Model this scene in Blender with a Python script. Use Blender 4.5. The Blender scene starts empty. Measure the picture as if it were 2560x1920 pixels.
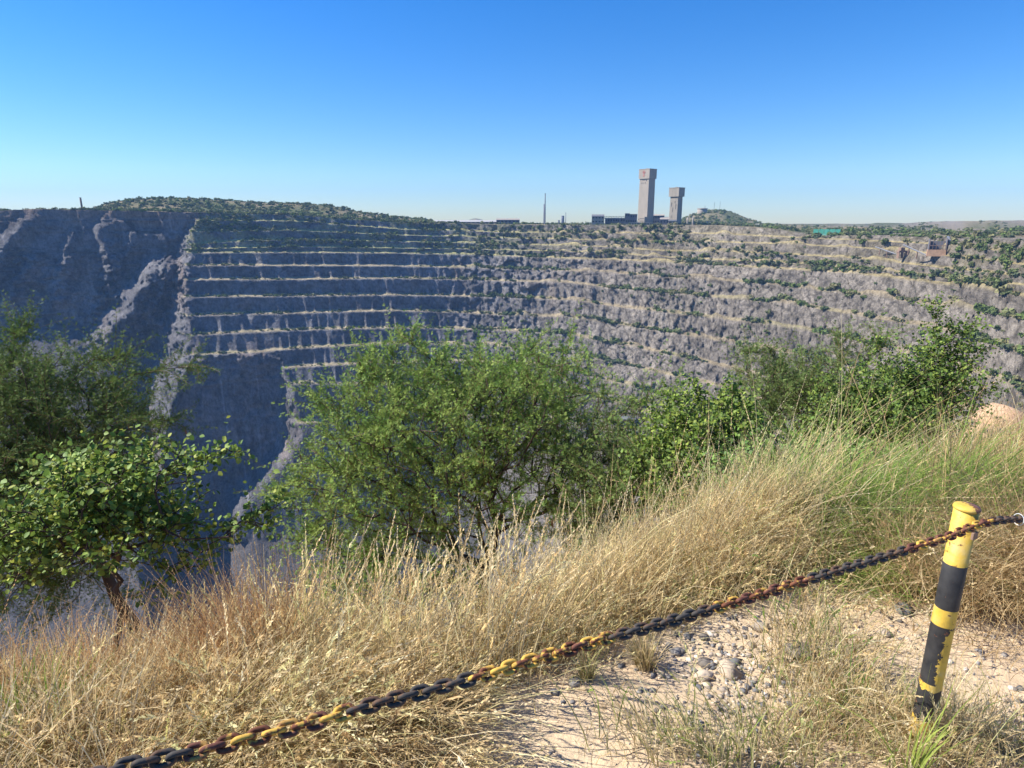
import bpy, math, random
import numpy as np
from math import radians, sin, cos, tan, atan, atan2, sqrt, pi
from mathutils import Vector, Matrix

C = bpy.context.scene.collection
SC = bpy.context.scene

# ------------------------------------------------------------------ camera, sky, sun
F = 1550.0
PITCH = radians(14.64)
SUN_EL, SUN_AH = radians(43), radians(7)          # elevation; angle ahead of straight left
cam_d = bpy.data.cameras.new('camera')
cam = bpy.data.objects.new('camera', cam_d); C.objects.link(cam)
cam_d.sensor_width = 36.0; cam_d.lens = 36.0 * F / 2560.0
cam_d.clip_start = 0.05; cam_d.clip_end = 60000
cam.location = (0, 0, 0); cam.rotation_euler = (radians(90) - PITCH, 0, 0)
SC.camera = cam

world = bpy.data.worlds.new('World'); SC.world = world; world.use_nodes = True
wn = world.node_tree; wn.nodes.clear()
w_out = wn.nodes.new('ShaderNodeOutputWorld'); w_bg = wn.nodes.new('ShaderNodeBackground')
w_sky = wn.nodes.new('ShaderNodeTexSky'); w_sky.sky_type = 'NISHITA'; w_sky.sun_disc = False
w_sky.sun_elevation = SUN_EL; w_sky.sun_rotation = SUN_AH - radians(90)
w_sky.altitude = 400; w_sky.air_density = 1.15; w_sky.dust_density = 0.0; w_sky.ozone_density = 3.2
w_bg.inputs[1].default_value = 0.080
w_hs = wn.nodes.new('ShaderNodeHueSaturation'); w_hs.inputs['Saturation'].default_value = 1.42
wn.links.new(w_sky.outputs[0], w_hs.inputs['Color']); w_mx = wn.nodes.new('ShaderNodeMix'); w_mx.data_type = 'RGBA'; w_mx.blend_type = 'MULTIPLY'; w_mx.inputs[0].default_value = 1.0
w_mx.inputs[7].default_value = (.69, .84, 1.12, 1)
wn.links.new(w_hs.outputs[0], w_mx.inputs[6]); wn.links.new(w_mx.outputs[2], w_bg.inputs[0]); wn.links.new(w_bg.outputs[0], w_out.inputs[0])

sun_d = bpy.data.lights.new('sun', 'SUN'); sun_d.energy = 5.0; sun_d.angle = radians(0.5); sun_d.color = (1.0, 0.94, 0.84)
sun = bpy.data.objects.new('sun', sun_d); C.objects.link(sun)
SUN = Vector((-cos(SUN_EL) * cos(SUN_AH), cos(SUN_EL) * sin(SUN_AH), sin(SUN_EL)))
sun.rotation_euler = SUN.to_track_quat('Z', 'Y').to_euler()
sun.location = SUN * 50

SC.view_settings.view_transform = 'Standard'; SC.view_settings.look = 'None'
SC.view_settings.exposure = 0.95; SC.view_settings.gamma = 1.0; SC.view_settings.use_curve_mapping = False
SC.render.engine = 'CYCLES'
SC.cycles.max_bounces = 6; SC.cycles.diffuse_bounces = 3; SC.cycles.glossy_bounces = 2
SC.cycles.transmission_bounces = 3; SC.cycles.volume_bounces = 0; SC.cycles.transparent_max_bounces = 6

rng = np.random.default_rng(7)

# ------------------------------------------------------------------ picture maths: pixel of the 2560 px photograph -> ray
CP, SP = cos(PITCH), sin(PITCH)
def ray(u, v):
    vv = (v - 960.0) / F
    return np.array([(u - 1280.0) / F, CP - vv * SP, -(vv * CP + SP)])
def at_depth(u, v, d): return ray(u, v) * d
def at_ground(u, v, z):
    r = ray(u, v); return r * (z / r[2])
def at_range(u, v, rr):
    r = ray(u, v); return r * (rr / math.hypot(r[0], r[1]))
def az_t(u, v):
    r = ray(u, v); return atan2(r[0], r[1]), -r[2] / math.hypot(r[0], r[1])

# ------------------------------------------------------------------ helpers
def mesh_np(name, V, Fc, mat=None, col=None, smooth=False, parent=None, attr='tint'):
    """V (N,3); Fc: an int array (M,3) or (M,4), or a list of such arrays"""
    if not isinstance(Fc, list): Fc = [Fc]
    Fc = [np.asarray(f, dtype=np.int32) for f in Fc if len(f)]
    me = bpy.data.meshes.new(name)
    V = np.asarray(V, dtype=np.float32)
    me.vertices.add(len(V)); me.vertices.foreach_set('co', V.ravel())
    idx = np.concatenate([f.ravel() for f in Fc])
    tot = np.concatenate([np.full(len(f), f.shape[1], dtype=np.int32) for f in Fc])
    me.loops.add(len(idx)); me.loops.foreach_set('vertex_index', idx)
    start = np.concatenate([[0], np.cumsum(tot)[:-1]]).astype(np.int32)
    me.polygons.add(len(tot)); me.polygons.foreach_set('loop_start', start)
    if smooth: me.polygons.foreach_set('use_smooth', np.ones(len(tot), dtype=bool))
    if col is not None:
        a = me.color_attributes.new(attr, 'FLOAT_COLOR', 'POINT')
        c4 = np.ones((len(V), 4), dtype=np.float32); c4[:, :3] = col
        a.data.foreach_set('color', c4.ravel())
    me.update(calc_edges=True)
    if mat is not None: me.materials.append(mat)
    ob = bpy.data.objects.new(name, me); C.objects.link(ob)
    if parent is not None: ob.parent = parent
    return ob
def tag(o, label=None, cat=None, group=None, kind=None):
    if label: o['label'] = label
    if cat: o['category'] = cat
    if group: o['group'] = group
    if kind: o['kind'] = kind
    return o
def empty(name, loc, rz=0.0):
    o = bpy.data.objects.new(name, None); C.objects.link(o)
    o.location = loc; o.rotation_euler = (0, 0, rz); o.empty_display_size = 0.2
    return o
class MB:
    """collects simple shapes and links them as one mesh"""
    def __init__(s): s.v = []; s.f = []; s.n = 0
    def add(s, vs, fs):
        s.v += [tuple(p) for p in vs]; s.f += [tuple(i + s.n for i in f) for f in fs]; s.n += len(vs)
    def box(s, x0, x1, y0, y1, z0, z1, tx=0.0, ty=0.0):
        vs = [(x0, y0, z0), (x1, y0, z0), (x1, y1, z0), (x0, y1, z0),
              (x0 + tx, y0 + ty, z1), (x1 - tx, y0 + ty, z1), (x1 - tx, y1 - ty, z1), (x0 + tx, y1 - ty, z1)]
        s.add(vs, [(3, 2, 1, 0), (4, 5, 6, 7), (0, 1, 5, 4), (1, 2, 6, 5), (2, 3, 7, 6), (3, 0, 4, 7)])
    def gable(s, x0, x1, y0, y1, z0, z1, ov=0.0):
        ym = (y0 + y1) / 2
        vs = [(x0 - ov, y0 - ov, z0), (x1 + ov, y0 - ov, z0), (x1 + ov, y1 + ov, z0), (x0 - ov, y1 + ov, z0), (x0 - ov, ym, z1), (x1 + ov, ym, z1)]
        s.add(vs, [(3, 2, 1, 0), (0, 1, 5, 4), (2, 3, 4, 5), (1, 2, 5), (3, 0, 4)])
    def tube(s, pts, rad, n=8, caps=True):
        pts = [np.array(p, float) for p in pts]
        if not hasattr(rad, '__len__'): rad = [rad] * len(pts)
        base = s.n; vs = []; up = np.array([0.123, 0.31, 0.94])
        for i, p in enumerate(pts):
            d = pts[min(i + 1, len(pts) - 1)] - pts[max(i - 1, 0)]; d = d / (np.linalg.norm(d) + 1e-12)
            a = np.cross(d, up)
            if np.linalg.norm(a) < 0.1: a = np.cross(d, [1, 0, 0])
            a /= np.linalg.norm(a); b = np.cross(d, a)
            for k in range(n):
                t = 2 * pi * k / n; vs.append(p + rad[i] * (a * cos(t) + b * sin(t)))
        fs = []
        for i in range(len(pts) - 1):
            for k in range(n):
                fs.append((i * n + k, i * n + (k + 1) % n, (i + 1) * n + (k + 1) % n, (i + 1) * n + k))
        if caps:
            fs.append(tuple(range(n - 1, -1, -1))); fs.append(tuple((len(pts) - 1) * n + k for k in range(n)))
        s.add(vs, fs)
    def lathe(s, prof, cx=0, cy=0, n=16):
        vs = []; fs = []
        for (r, z) in prof:
            for k in range(n): t = 2 * pi * k / n; vs.append((cx + r * cos(t), cy + r * sin(t), z))
        for i in range(len(prof) - 1):
            for k in range(n): fs.append((i * n + k, i * n + (k + 1) % n, (i + 1) * n + (k + 1) % n, (i + 1) * n + k))
        fs.append(tuple(range(n - 1, -1, -1))); fs.append(tuple((len(prof) - 1) * n + k for k in range(n)))
        s.add(vs, fs)
    def build(s, name, mat, parent=None, smooth=False, bevel=0.0):
        me = bpy.data.meshes.new(name); me.from_pydata([tuple(map(float, p)) for p in s.v], [], s.f); me.update()
        if smooth: me.polygons.foreach_set('use_smooth', [True] * len(me.polygons))
        me.materials.append(mat)
        ob = bpy.data.objects.new(name, me); C.objects.link(ob)
        if parent is not None: ob.parent = parent
        if bevel:
            m = ob.modifiers.new('bevel', 'BEVEL'); m.width = bevel; m.segments = 2; m.limit_method = 'ANGLE'
        return ob

def hash3(ix, iy, iz, seed):
    h = (ix.astype(np.int64) * 374761393 + iy.astype(np.int64) * 668265263 + iz.astype(np.int64) * 2147483647 + seed * 1274126177) & 0x7fffffff
    h = ((h ^ (h >> 13)) * 1274126177) & 0x7fffffff
    h = ((h ^ (h >> 16)) * 668265263) & 0x7fffffff
    return (h ^ (h >> 15)) & 0x7fffffff
def rnd(h, k):
    h = (h * (2 * k + 1) * 7919 + 104729 * k) & 0x7fffffff
    h = ((h ^ (h >> 12)) * 1103515245) & 0x7fffffff
    return ((h >> 7) & 0xffff) / 65535.0
def vnoise(x, y, z, seed=0):
    ix, iy, iz = np.floor(x), np.floor(y), np.floor(z)
    fx, fy, fz = x - ix, y - iy, z - iz
    fx, fy, fz = [t * t * (3 - 2 * t) for t in (fx, fy, fz)]
    o = 0
    for a in (0, 1):
        for b in (0, 1):
            for c in (0, 1):
                w = (fx if a else 1 - fx) * (fy if b else 1 - fy) * (fz if c else 1 - fz)
                o = o + w * rnd(hash3(ix + a, iy + b, iz + c, seed), 1)
    return o * 2 - 1
def fbm(x, y, z, seed=0, octv=4, gain=0.5):
    s = 0; a = 1; n = 0
    for i in range(octv):
        s = s + a * vnoise(x, y, z, seed + i * 17); n += a
        a *= gain; x = x * 2.03 + 5.1; y = y * 2.03 + 1.7; z = z * 2.03 + 9.2
    return s / n
def facets(x, y, z, seed=0, tilt=1.0):
    """blocky relief: the nearest cell's own tilted plane"""
    ix, iy, iz = np.floor(x), np.floor(y), np.floor(z)
    best = np.full(x.shape, 1e9); val = np.zeros(x.shape)
    for a in (-1, 0, 1):
        for b in (-1, 0, 1):
            for c in (-1, 0, 1):
                h = hash3(ix + a, iy + b, iz + c, seed)
                cx = ix + a + rnd(h, 1); cy = iy + b + rnd(h, 2); cz = iz + c + rnd(h, 3)
                dx, dy, dz = x - cx, y - cy, z - cz
                d = dx * dx + dy * dy + dz * dz
                v = tilt * ((rnd(h, 4) - .5) * dx + (rnd(h, 5) - .5) * dy + (rnd(h, 6) - .5) * dz) * 2 + (rnd(h, 7) - .5) * 0.9
                m = d < best
                val = np.where(m, v, val); best = np.where(m, d, best)
    return val
def joints(x, y, z, seed=0):
    """distance to the nearest joint between blocks"""
    ix, iy, iz = np.floor(x), np.floor(y), np.floor(z)
    d1 = np.full(x.shape, 1e9); d2 = np.full(x.shape, 1e9)
    for a in (-1, 0, 1):
        for b in (-1, 0, 1):
            for c in (-1, 0, 1):
                h = hash3(ix + a, iy + b, iz + c, seed)
                d = np.sqrt((x - ix - a - rnd(h, 1)) ** 2 + (y - iy - b - rnd(h, 2)) ** 2 + (z - iz - c - rnd(h, 3)) ** 2)
                d2 = np.where(d < d1, d1, np.minimum(d2, d)); d1 = np.minimum(d1, d)
    return d2 - d1
def sstep(a, b, x):
    t = np.clip((x - a) / (b - a + 1e-12), 0, 1); return t * t * (3 - 2 * t)

# ------------------------------------------------------------------ materials
def new_mat(name):
    m = bpy.data.materials.new(name); m.use_nodes = True
    nt = m.node_tree; b = nt.nodes['Principled BSDF']
    return m, nt, b
def N(nt, t, **kw):
    n = nt.nodes.new(t)
    for k, v in kw.items():
        if k in ('op',): n.operation = v
        elif k.startswith('i_'): n.inputs[k[2:].replace('_', ' ')].default_value = v
        else: setattr(n, k, v)
    return n
def noise_node(nt, scale, detail=5, rough=0.55, coord='Object', dim=None, stretch=None):
    tc = nt.nodes.new('ShaderNodeTexCoord')
    src = tc.outputs[coord]
    if stretch:
        mp = nt.nodes.new('ShaderNodeMapping'); mp.inputs['Scale'].default_value = stretch
        nt.links.new(src, mp.inputs[0]); src = mp.outputs[0]
    n = nt.nodes.new('ShaderNodeTexNoise'); n.inputs['Scale'].default_value = scale
    n.inputs['Detail'].default_value = detail; n.inputs['Roughness'].default_value = rough
    nt.links.new(src, n.inputs['Vector'])
    return n
def ramp(nt, fac, stops):
    r = nt.nodes.new('ShaderNodeValToRGB'); e = r.color_ramp.elements
    while len(e) < len(stops): e.new(0.5)
    for i, (p, c) in enumerate(stops):
        e[i].position = p; e[i].color = (*c, 1) if len(c) == 3 else c
    nt.links.new(fac, r.inputs[0]); return r
def mixc(nt, fac, a, b, mode='MIX'):
    m = nt.nodes.new('ShaderNodeMix'); m.data_type = 'RGBA'; m.blend_type = mode
    if isinstance(fac, (int, float)): m.inputs[0].default_value = fac
    else: nt.links.new(fac, m.inputs[0])
    for s, i in ((a, 6), (b, 7)):
        if isinstance(s, tuple): m.inputs[i].default_value = (*s, 1)
        else: nt.links.new(s, m.inputs[i])
    return m.outputs[2]
def bump(nt, b, height, strength, dist):
    n = nt.nodes.new('ShaderNodeBump'); n.inputs['Strength'].default_value = strength; n.inputs['Distance'].default_value = dist
    nt.links.new(height, n.inputs['Height']); nt.links.new(n.outputs[0], b.inputs['Normal']); return n
def tinted(name, rough=0.9, nscale=3.0, amount=0.25, bump_d=0.0, bump_scale=None, spec=0.2, trans=0.0, stretch=None):
    """colour from the mesh's own 'tint', varied by noise; trans: share of light let through (leaves, grass)"""
    m, nt, b = new_mat(name)
    at = N(nt, 'ShaderNodeVertexColor', layer_name='tint')
    nz = noise_node(nt, nscale, stretch=stretch)
    r = ramp(nt, nz.outputs[0], [(0.25, (1 - amount,) * 3), (0.75, (1 + amount,) * 3)])
    col = mixc(nt, 1.0, at.outputs[0], r.outputs[0], 'MULTIPLY')
    nt.links.new(col, b.inputs['Base Color'])
    b.inputs['Roughness'].default_value = rough; b.inputs['Specular IOR Level'].default_value = spec
    if bump_d:
        bn = noise_node(nt, bump_scale or nscale * 3, 8, 0.65, stretch=stretch)
        bump(nt, b, bn.outputs[0], 1.0, bump_d)
    if trans:
        tr = nt.nodes.new('ShaderNodeBsdfTranslucent'); nt.links.new(col, tr.inputs[0])
        mx = nt.nodes.new('ShaderNodeMixShader'); mx.inputs[0].default_value = trans
        nt.links.new(b.outputs[0], mx.inputs[1]); nt.links.new(tr.outputs[0], mx.inputs[2])
        nt.links.new(mx.outputs[0], nt.nodes['Material Output'].inputs[0])
    return m
def plain(name, colr, rough=0.8, var=0.15, scale=1.0, metal=0.0, bump_d=0.0, streak=None):
    m, nt, b = new_mat(name)
    nz = noise_node(nt, scale, 6, 0.6, stretch=streak)
    r = ramp(nt, nz.outputs[0], [(0.25, tuple(c * (1 - var) for c in colr)), (0.75, tuple(min(1, c * (1 + var)) for c in colr))])
    nt.links.new(r.outputs[0], b.inputs['Base Color'])
    b.inputs['Roughness'].default_value = rough; b.inputs['Metallic'].default_value = metal; b.inputs['Specular IOR Level'].default_value = 0.25
    if bump_d: bump(nt, b, nz.outputs[0], 1.0, bump_d)
    return m
# ================================================================== THE PIT: rim, benches, slide scars, rubble, floor, plateau, hills
# crest lines of the benches as seen (pixel polylines); each is turned into bearing + depression, then into range and height
RIM = [(-300, 527), (0, 527), (85, 523), (250, 526), (480, 531), (725, 537), (1000, 557), (1250, 562), (1500, 563), (1657, 563), (1800, 565), (1920, 572), (2060, 590), (2165, 588), (2330, 594), (2560, 602), (2900, 615)]
UP = [
 [(460, 552), (725, 552), (1000, 573), (1250, 581), (1500, 583), (1657, 586), (1782, 585), (1920, 592), (2165, 603), (2400, 614), (2560, 640), (2900, 690)],
 [(460, 579), (600, 578), (725, 576), (1000, 588), (1250, 595), (1500, 601), (1657, 606), (1782, 606), (1920, 610), (2165, 622), (2330, 636), (2560, 664), (2900, 730)],
 [(460, 614), (628, 601), (725, 600), (1000, 604), (1250, 611), (1500, 617), (1657, 628), (1782, 630), (1920, 634), (2165, 649), (2330, 668), (2560, 692), (2900, 770)],
 [(460, 624), (725, 617), (774, 618), (1000, 621), (1250, 625), (1500, 632), (1657, 643), (1782, 650), (1920, 655), (2100, 668), (2230, 680), (2560, 715), (2900, 800)],
]
BN = [
 [(460, 634), (725, 633), (1000, 634.5), (1250, 641), (1420, 648), (1540, 652), (1657, 658), (1782, 664), (1849, 669), (1970, 676), (2100, 684), (2230, 697), (2328, 710), (2458, 727), (2560, 745), (2900, 850)],
 [(460, 666), (725, 666), (1000, 667), (1250, 674), (1425, 679), (1500, 682), (1657, 694), (1782, 702), (1905, 711), (2068, 731), (2165, 741), (2296, 759), (2426, 776), (2560, 803), (2900, 930)],
 [(450, 702), (725, 701), (1000, 698), (1250, 704), (1425, 709), (1556, 725), (1653, 732), (1820, 749), (1920, 757), (2003, 767), (2165, 796), (2296, 816), (2410, 842), (2560, 890), (2900, 1040)],
 [(450, 745.5), (725, 743), (1000, 740), (1250, 745), (1425, 752), (1556, 771), (1653, 781), (1820, 802), (1986, 824), (2133, 852), (2230, 877), (2393, 918), (2560, 985), (2900, 1150)],
 [(450, 793), (725, 786), (1000, 779), (1250, 789), (1425, 796), (1491, 805), (1621, 825), (1751, 848), (1840, 861), (1947, 880), (2035, 900), (2230, 955), (2400, 1020), (2560, 1085), (2900, 1280)],
 [(445, 843), (725, 829), (1000, 822), (1250, 829), (1430, 838), (1458, 846), (1588, 871), (1751, 906), (1840, 928), (2035, 985), (2230, 1050), (2560, 1190), (2900, 1400)],
 [(440, 893), (640, 884), (725, 875), (1000, 862), (1250, 868), (1380, 878), (1442, 893), (1523, 906), (1637, 932), (1751, 957), (1840, 983), (2035, 1055), (2230, 1130), (2560, 1280)],
 [(440, 940), (700, 924), (1120, 906), (1300, 912), (1442, 935), (1637, 985), (1840, 1045), (2035, 1125), (2300, 1240), (2560, 1360)],
 [(440, 990), (740, 963), (970, 965), (1200, 962), (1442, 985), (1637, 1040), (1840, 1105), (2035, 1190), (2300, 1310), (2560, 1430)],
 [(440, 1090), (770, 1062), (1000, 1056), (1250, 1043), (1442, 1062), (1637, 1115), (1840, 1185), (2035, 1270), (2300, 1390), (2560, 1510)],
]
def line_t(poly, th):
    a = np.array([az_t(u, v) for u, v in poly])
    # straight extension past both ends
    return np.interp(th, a[:, 0], a[:, 1])
NCOL = 1200
th_in = np.linspace(radians(-46), radians(46), NCOL)
th_all = np.concatenate([np.linspace(radians(-80), radians(-46), 60)[:-1], th_in, np.linspace(radians(46), radians(80), 60)[1:]])
def c_of(th): return 1280 + 1602 * np.tan(np.clip(th, radians(-70), radians(70)))
cc = c_of(th_all)
_tl = np.tan(np.clip(th_all, -1.0, -.08)); _sl = (600 + 1202 * _tl) / (.94 - .34 * _tl)      # a straight wall up to the bend
Rb = np.where(cc < 1140, np.hypot(-600 + .94 * _sl, 1202 + .34 * _sl), np.interp(cc, [1140, 1250, 1425, 1657, 1920, 2165, 2400, 2560, 2750, 3100, 3800], [1380, 1358, 1300, 1215, 1110, 1005, 890, 810, 700, 560, 430]))
Rb = np.maximum(Rb, 300)
_k = np.hanning(121); _k /= _k.sum(); _p = np.pad(Rb, 121, mode='edge'); Rb = np.where(cc > 700, np.convolve(_p, _k, 'same')[121:-121], Rb)
# gentle wavering of the wall in plan
thx = th_all * 57.3
nz1 = lambda f, s: vnoise(thx * f, thx * 0 + .5, thx * 0 + .5, s)
Rb = Rb + 9 * nz1(.35, 3) * sstep(900, 1300, cc) + 3 * nz1(1.3, 4)
sc_r = np.clip(Rb / 1344, .45, 1)
knots_r = []; knots_z = []; kinds = []
nU = len(UP)
order = [('rim', RIM)] + [('u', p) for p in UP] + [('b', p) for p in BN]
offs = [4 * 14.0 + 16] + [14.0 * (nU - i) for i in range(nU)] + [-26.0 * i for i in range(len(BN))]
for i, ((kd, poly), of) in enumerate(zip(order, offs)):
    t = line_t(poly, th_all)
    of = of - 4.5 * max(0, i - 9)
    r = Rb + of * (0.35 + .65 * sc_r)
    if kd != 'rim':
        r = r + 2.4 * vnoise(thx * 1.1, thx * 0 + i * 1.7, thx * 0, 21) + 1.0 * vnoise(thx * 3.1, thx * 0 + i * 1.3, thx * 0, 22)
    if kd == 'rim': r = np.where(cc < 500, np.minimum((1262 - .2 * -631) / np.maximum(np.cos(th_all) - .2 * np.sin(th_all), .3), 2300), r)
    z = -t * r
    knots_r.append(r); knots_z.append(z)
KR = np.array(knots_r); KZ = np.array(knots_z)
for i in range(1, len(KZ)):                                   # keep every crest below the one above
    KZ[i] = np.minimum(KZ[i], KZ[i - 1] - np.where(i <= nU, 2.0, 6.0))
# where the benches exist
def seg(pts, t): 
    a = np.array([(c_of(az_t(u, v)[0]), az_t(u, v)[1]) for u, v in pts]); return np.interp(t, a[:, 1], a[:, 0])
EDGE1 = [(486, 531), (464, 570), (444, 620), (424, 680), (402, 745), (384, 800), (370, 850), (362, 900), (352, 960), (345, 1050), (338, 1200)]
EDGE1B = [(492, 531), (488, 570), (480, 620), (470, 680), (468, 745), (474, 800), (480, 850), (494, 890), (470, 930), (455, 1000), (425, 1080), (400, 1200)]

rows_b = []; rows_l = []; rows_r = []; rows_z = []; rows_tag = []                        # tag: 0 bench flat, 1 face, 2 plateau, 3 rubble, 4 floor, 5 own slope
def add_row(r, z, tg, i=None):
    rows_r.append(np.array(r, float)); rows_z.append(np.array(z, float)); rows_tag.append(tg); rows_b.append(-1 if i is None else i)
    rows_l.append(np.array(r, float) if i is None else KR[i - 1] + (KR[i] - KR[i - 1]) * np.clip((KZ[i - 1] - z) / (KZ[i - 1] - KZ[i]), 0, 1))
rim_r, rim_z = KR[0], KZ[0]
# plateau from far to the rim
for rr in [6500, 5900, 5300, 5000, 4000, 3400, 3000, 2700, 2450, 2250, 2100, 2000, 1900, 1820, 1750, 1700, 1650, 1610, 1570, 1540, 1510, 1480, 1455, 1435, 1425]:
    f = rr / 1420.0
    r = rim_r * (1 + (f - 1) * 1.0) if rr < 3000 else np.maximum(rim_r * f, rr)
    add_row(r, rim_z * np.clip(1.15 - (f - 1) * .8, 0, 1) - 6 * np.clip(f - 1, 0, 3), 2)
add_row(rim_r + 4, rim_z + .3, 2)
nf = {}
for i in range(len(KR)):
    if i == 0: add_row(KR[0], KZ[0], 1); continue
    w = np.where(cc < 1200, 10.0 if i <= nU else 18.0, 10.0 if i <= nU else 15.0) * sc_r
    w = w * (1 + .35 * vnoise(thx * 3, thx * 0 + i * 3.1, thx * 0, 33))
    toe_r = np.minimum(KR[i] + w, KR[i - 1] - 1.0); toe_z = KZ[i] + np.where(i <= nU, 1.2, 3.4)
    toe_z = np.minimum(toe_z, KZ[i - 1] - 1)
    n = 5 if i <= nU else (9 if i < 10 else 12)
    for k in range(1, n):
        f = k / n; g = f ** 1.12
        add_row(KR[i - 1] + (toe_r - KR[i - 1]) * g, KZ[i - 1] + (toe_z - KZ[i - 1]) * f, 1, i)
    add_row(toe_r, toe_z, 0, i)
    add_row((toe_r + KR[i]) / 2, (toe_z + KZ[i]) / 2, 0, i)
    add_row(KR[i], KZ[i], 1)
# below the last bench: a long face down to the foot
foot_z = np.interp(cc, [-500, 300, 1100, 1350, 1600, 2100, 2560, 3200], [-500, -500, -490, -400, -350, -350, -380, -420])
lr, lz = KR[-1], KZ[-1]
foot_z = np.minimum(foot_z, lz - 25)
foot_r = lr - (lz - foot_z) * .55
for k in range(1, 37):
    f = k / 36; add_row(lr + (foot_r - lr) * f, lz + (foot_z - lz) * f, 1)
RR = np.array(rows_r); RZ = np.array(rows_z); TG = np.array(rows_tag, float)[:, None] * np.ones_like(RR)
CCg = np.broadcast_to(cc, RR.shape); TT = -RZ / RR
face0 = (TG == 1) | (TG == 0)
# ---- the big slide on the left: the wall there is one steep scar, set back from the benches
r_scar = rim_r[None, :] - (rim_z[None, :] - RZ) * 0.27
e1 = seg(EDGE1, TT); e1b = seg(EDGE1B, TT)
wob = 15 * fbm(RZ / 34.0, RZ * 0 + 1, CCg * 0.02, 41, 5) + 5 * vnoise(RZ / 7., RZ * 0, CCg / 9., 42)
m1 = 1 - sstep(0, 1, (CCg - (e1 + wob * .8)) / (np.maximum(e1b - e1, 6) + wob * .5))   # 1 inside the scar
x3 = RR * np.sin(th_all)[None, :]; y3 = RR * np.cos(th_all)[None, :]
# ridges and gullies in the scar: each ridge runs as a pixel line, steep on its left
def ridge(pts, amp, wl, wr, seed):
    e = seg(pts, TT) + 20 * fbm(RZ / 26.0, CCg * .02, CCg * 0, seed, 5) + 6 * vnoise(RZ / 8., CCg / 10., CCg * 0, seed + 3)
    d = CCg - e
    t0 = az_t(*pts[0])[1]; t1 = az_t(*pts[-1])[1]
    on = sstep(t0 - .004, t0 + .03, TT) * (1 - sstep(t1 - .02, t1 + .02, TT))
    wl = wl * (.45 + 1.3 * np.clip((TT - t0) / (t1 - t0), 0, 1))
    return amp * on * np.where(d < 0, 1 - np.clip(-d / wl, 0, 1) ** .9, 1 - sstep(0, wr, d))
prot = ridge([(385, 640), (350, 720), (310, 800), (262, 868), (240, 940), (215, 1010)], 85, 58, 170, 51)
prot += ridge([(262, 535), (245, 570), (262, 640), (268, 700), (250, 770), (240, 830)], 26, 22, 70, 52)
lump = ridge([(262, 535), (262, 600), (275, 700), (268, 800), (262, 880)], 1, 40, 50, 58) + ridge([(120, 560), (60, 650), (20, 760)], .8, 60, 40, 59)
prot += ridge([(85, 525), (55, 560), (20, 610), (-20, 680), (-40, 800)], 26, 60, 60, 53)
prot += ridge([(92, 622), (75, 660), (45, 720), (20, 790)], 24, 18, 60, 54)
prot += ridge([(95, 800), (80, 850), (60, 900)], 10, 14, 50, 57)
prot += ridge([(175, 560), (165, 640), (150, 720), (120, 800)], 18, 16, 60, 60) + ridge([(330, 560), (318, 620), (300, 660)], 14, 12, 40, 62) + ridge([(415, 860), (400, 960), (392, 1060)], 14, 16, 40, 63)
prot += ridge([(425, 620), (405, 700), (385, 760), (372, 840)], 20, 12, 40, 55)
r_scar = r_scar - prot
in_rows = face0
RL = np.array(rows_l); mb = 1 - sstep(-4, 22, CCg - e1b - wob * .8)
R2 = np.where(in_rows, (RR * (1 - mb) + RL * mb) * (1 - m1) + r_scar * m1, RR)
# ---- the second scar under the seventh bench
k6 = 1 + nU + 6
zc6 = KZ[k6][None, :]
below = sstep(0, 6, zc6 - RZ)
r_sc2 = KR[k6][None, :] - (zc6 - RZ) * 0.27
E2R = [(686, 872), (690, 890), (705, 925), (698, 950), (706, 968), (694, 1000), (690, 1040), (692, 1100), (690, 1150), (640, 1215), (560, 1300)]
E2RB = [(700, 872), (712, 890), (712, 925), (712, 950), (738, 968), (738, 1000), (745, 1040), (770, 1075), (720, 1150), (660, 1215), (590, 1300)]
e2 = seg(E2R, TT) + wob * .4; e2b = seg(E2RB, TT)
m2 = below * (1 - sstep(0, 1, (CCg - e2) / np.maximum(e2b - e2, 8))) * sstep(-10, 26, CCg - seg([(440, 872), (462, 900), (440, 1000), (415, 1080), (400, 1300)], TT))
R2 = np.where(in_rows, np.maximum(R2, R2 * (1 - m2) + np.maximum(r_sc2, R2) * m2), R2)
# bulge of the buttress foot
R2 = R2 - np.where(in_rows, 10 * m2 * fbm(CCg * .02, RZ / 60, CCg * 0, 61, 3), 0)
# notch in the fifth bench
k4 = 1 + nU + 4
dn = np.exp(-((CCg - c_of(az_t(617, 795)[0])) / 12.0) ** 2) * np.exp(-((RZ - KZ[k4][None, :]) / 14.0) ** 2)
R2 = R2 + np.where(in_rows, 12 * dn, 0)
# ---- relief of the rock
ftag = np.where(TG == 1, 1.0, 0.25) * in_rows
lit = sstep(1040, 1230, CCg)                                     # the wall right of the bend is coarser
X = R2 * np.sin(th_all)[None, :]; Y = R2 * np.cos(th_all)[None, :]
s_ = th_all[None, :] * 1100.0                                    # run along the wall in metres
ss = s_ - .55 * RZ
f1 = facets(ss / 34., (RZ + .35 * s_) / 27., R2 / 60., 71, 1.3)
f2 = facets(ss / 14., (RZ + .4 * s_) / 12., R2 / 30., 72, 1.3)
f3 = facets(ss / 6.5, RZ / 5.5, R2 / 15., 73, 1.2)
fL = facets(s_ / 15., RZ / 22., R2 / 30., 74, 1.0)
slope_n = fbm(s_ / 30., RZ / 40., s_ * 0, 75, 4)
upper = 1 - sstep(0, 1, (KZ[nU + 1][None, :] * .0 + (KZ[nU][None, :] - RZ)) / 6.0)
bendx = np.exp(-((CCg - 1270) / 190.) ** 2)
ampR = ((1.8 + 3.2 * bendx) * f1 + (3.3 + 2.0 * bendx) * f2 + 2.4 * f3) * (.75 + .4 * vnoise(s_ / 160., RZ / 90., s_ * 0, 76))
topedge = 0
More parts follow.
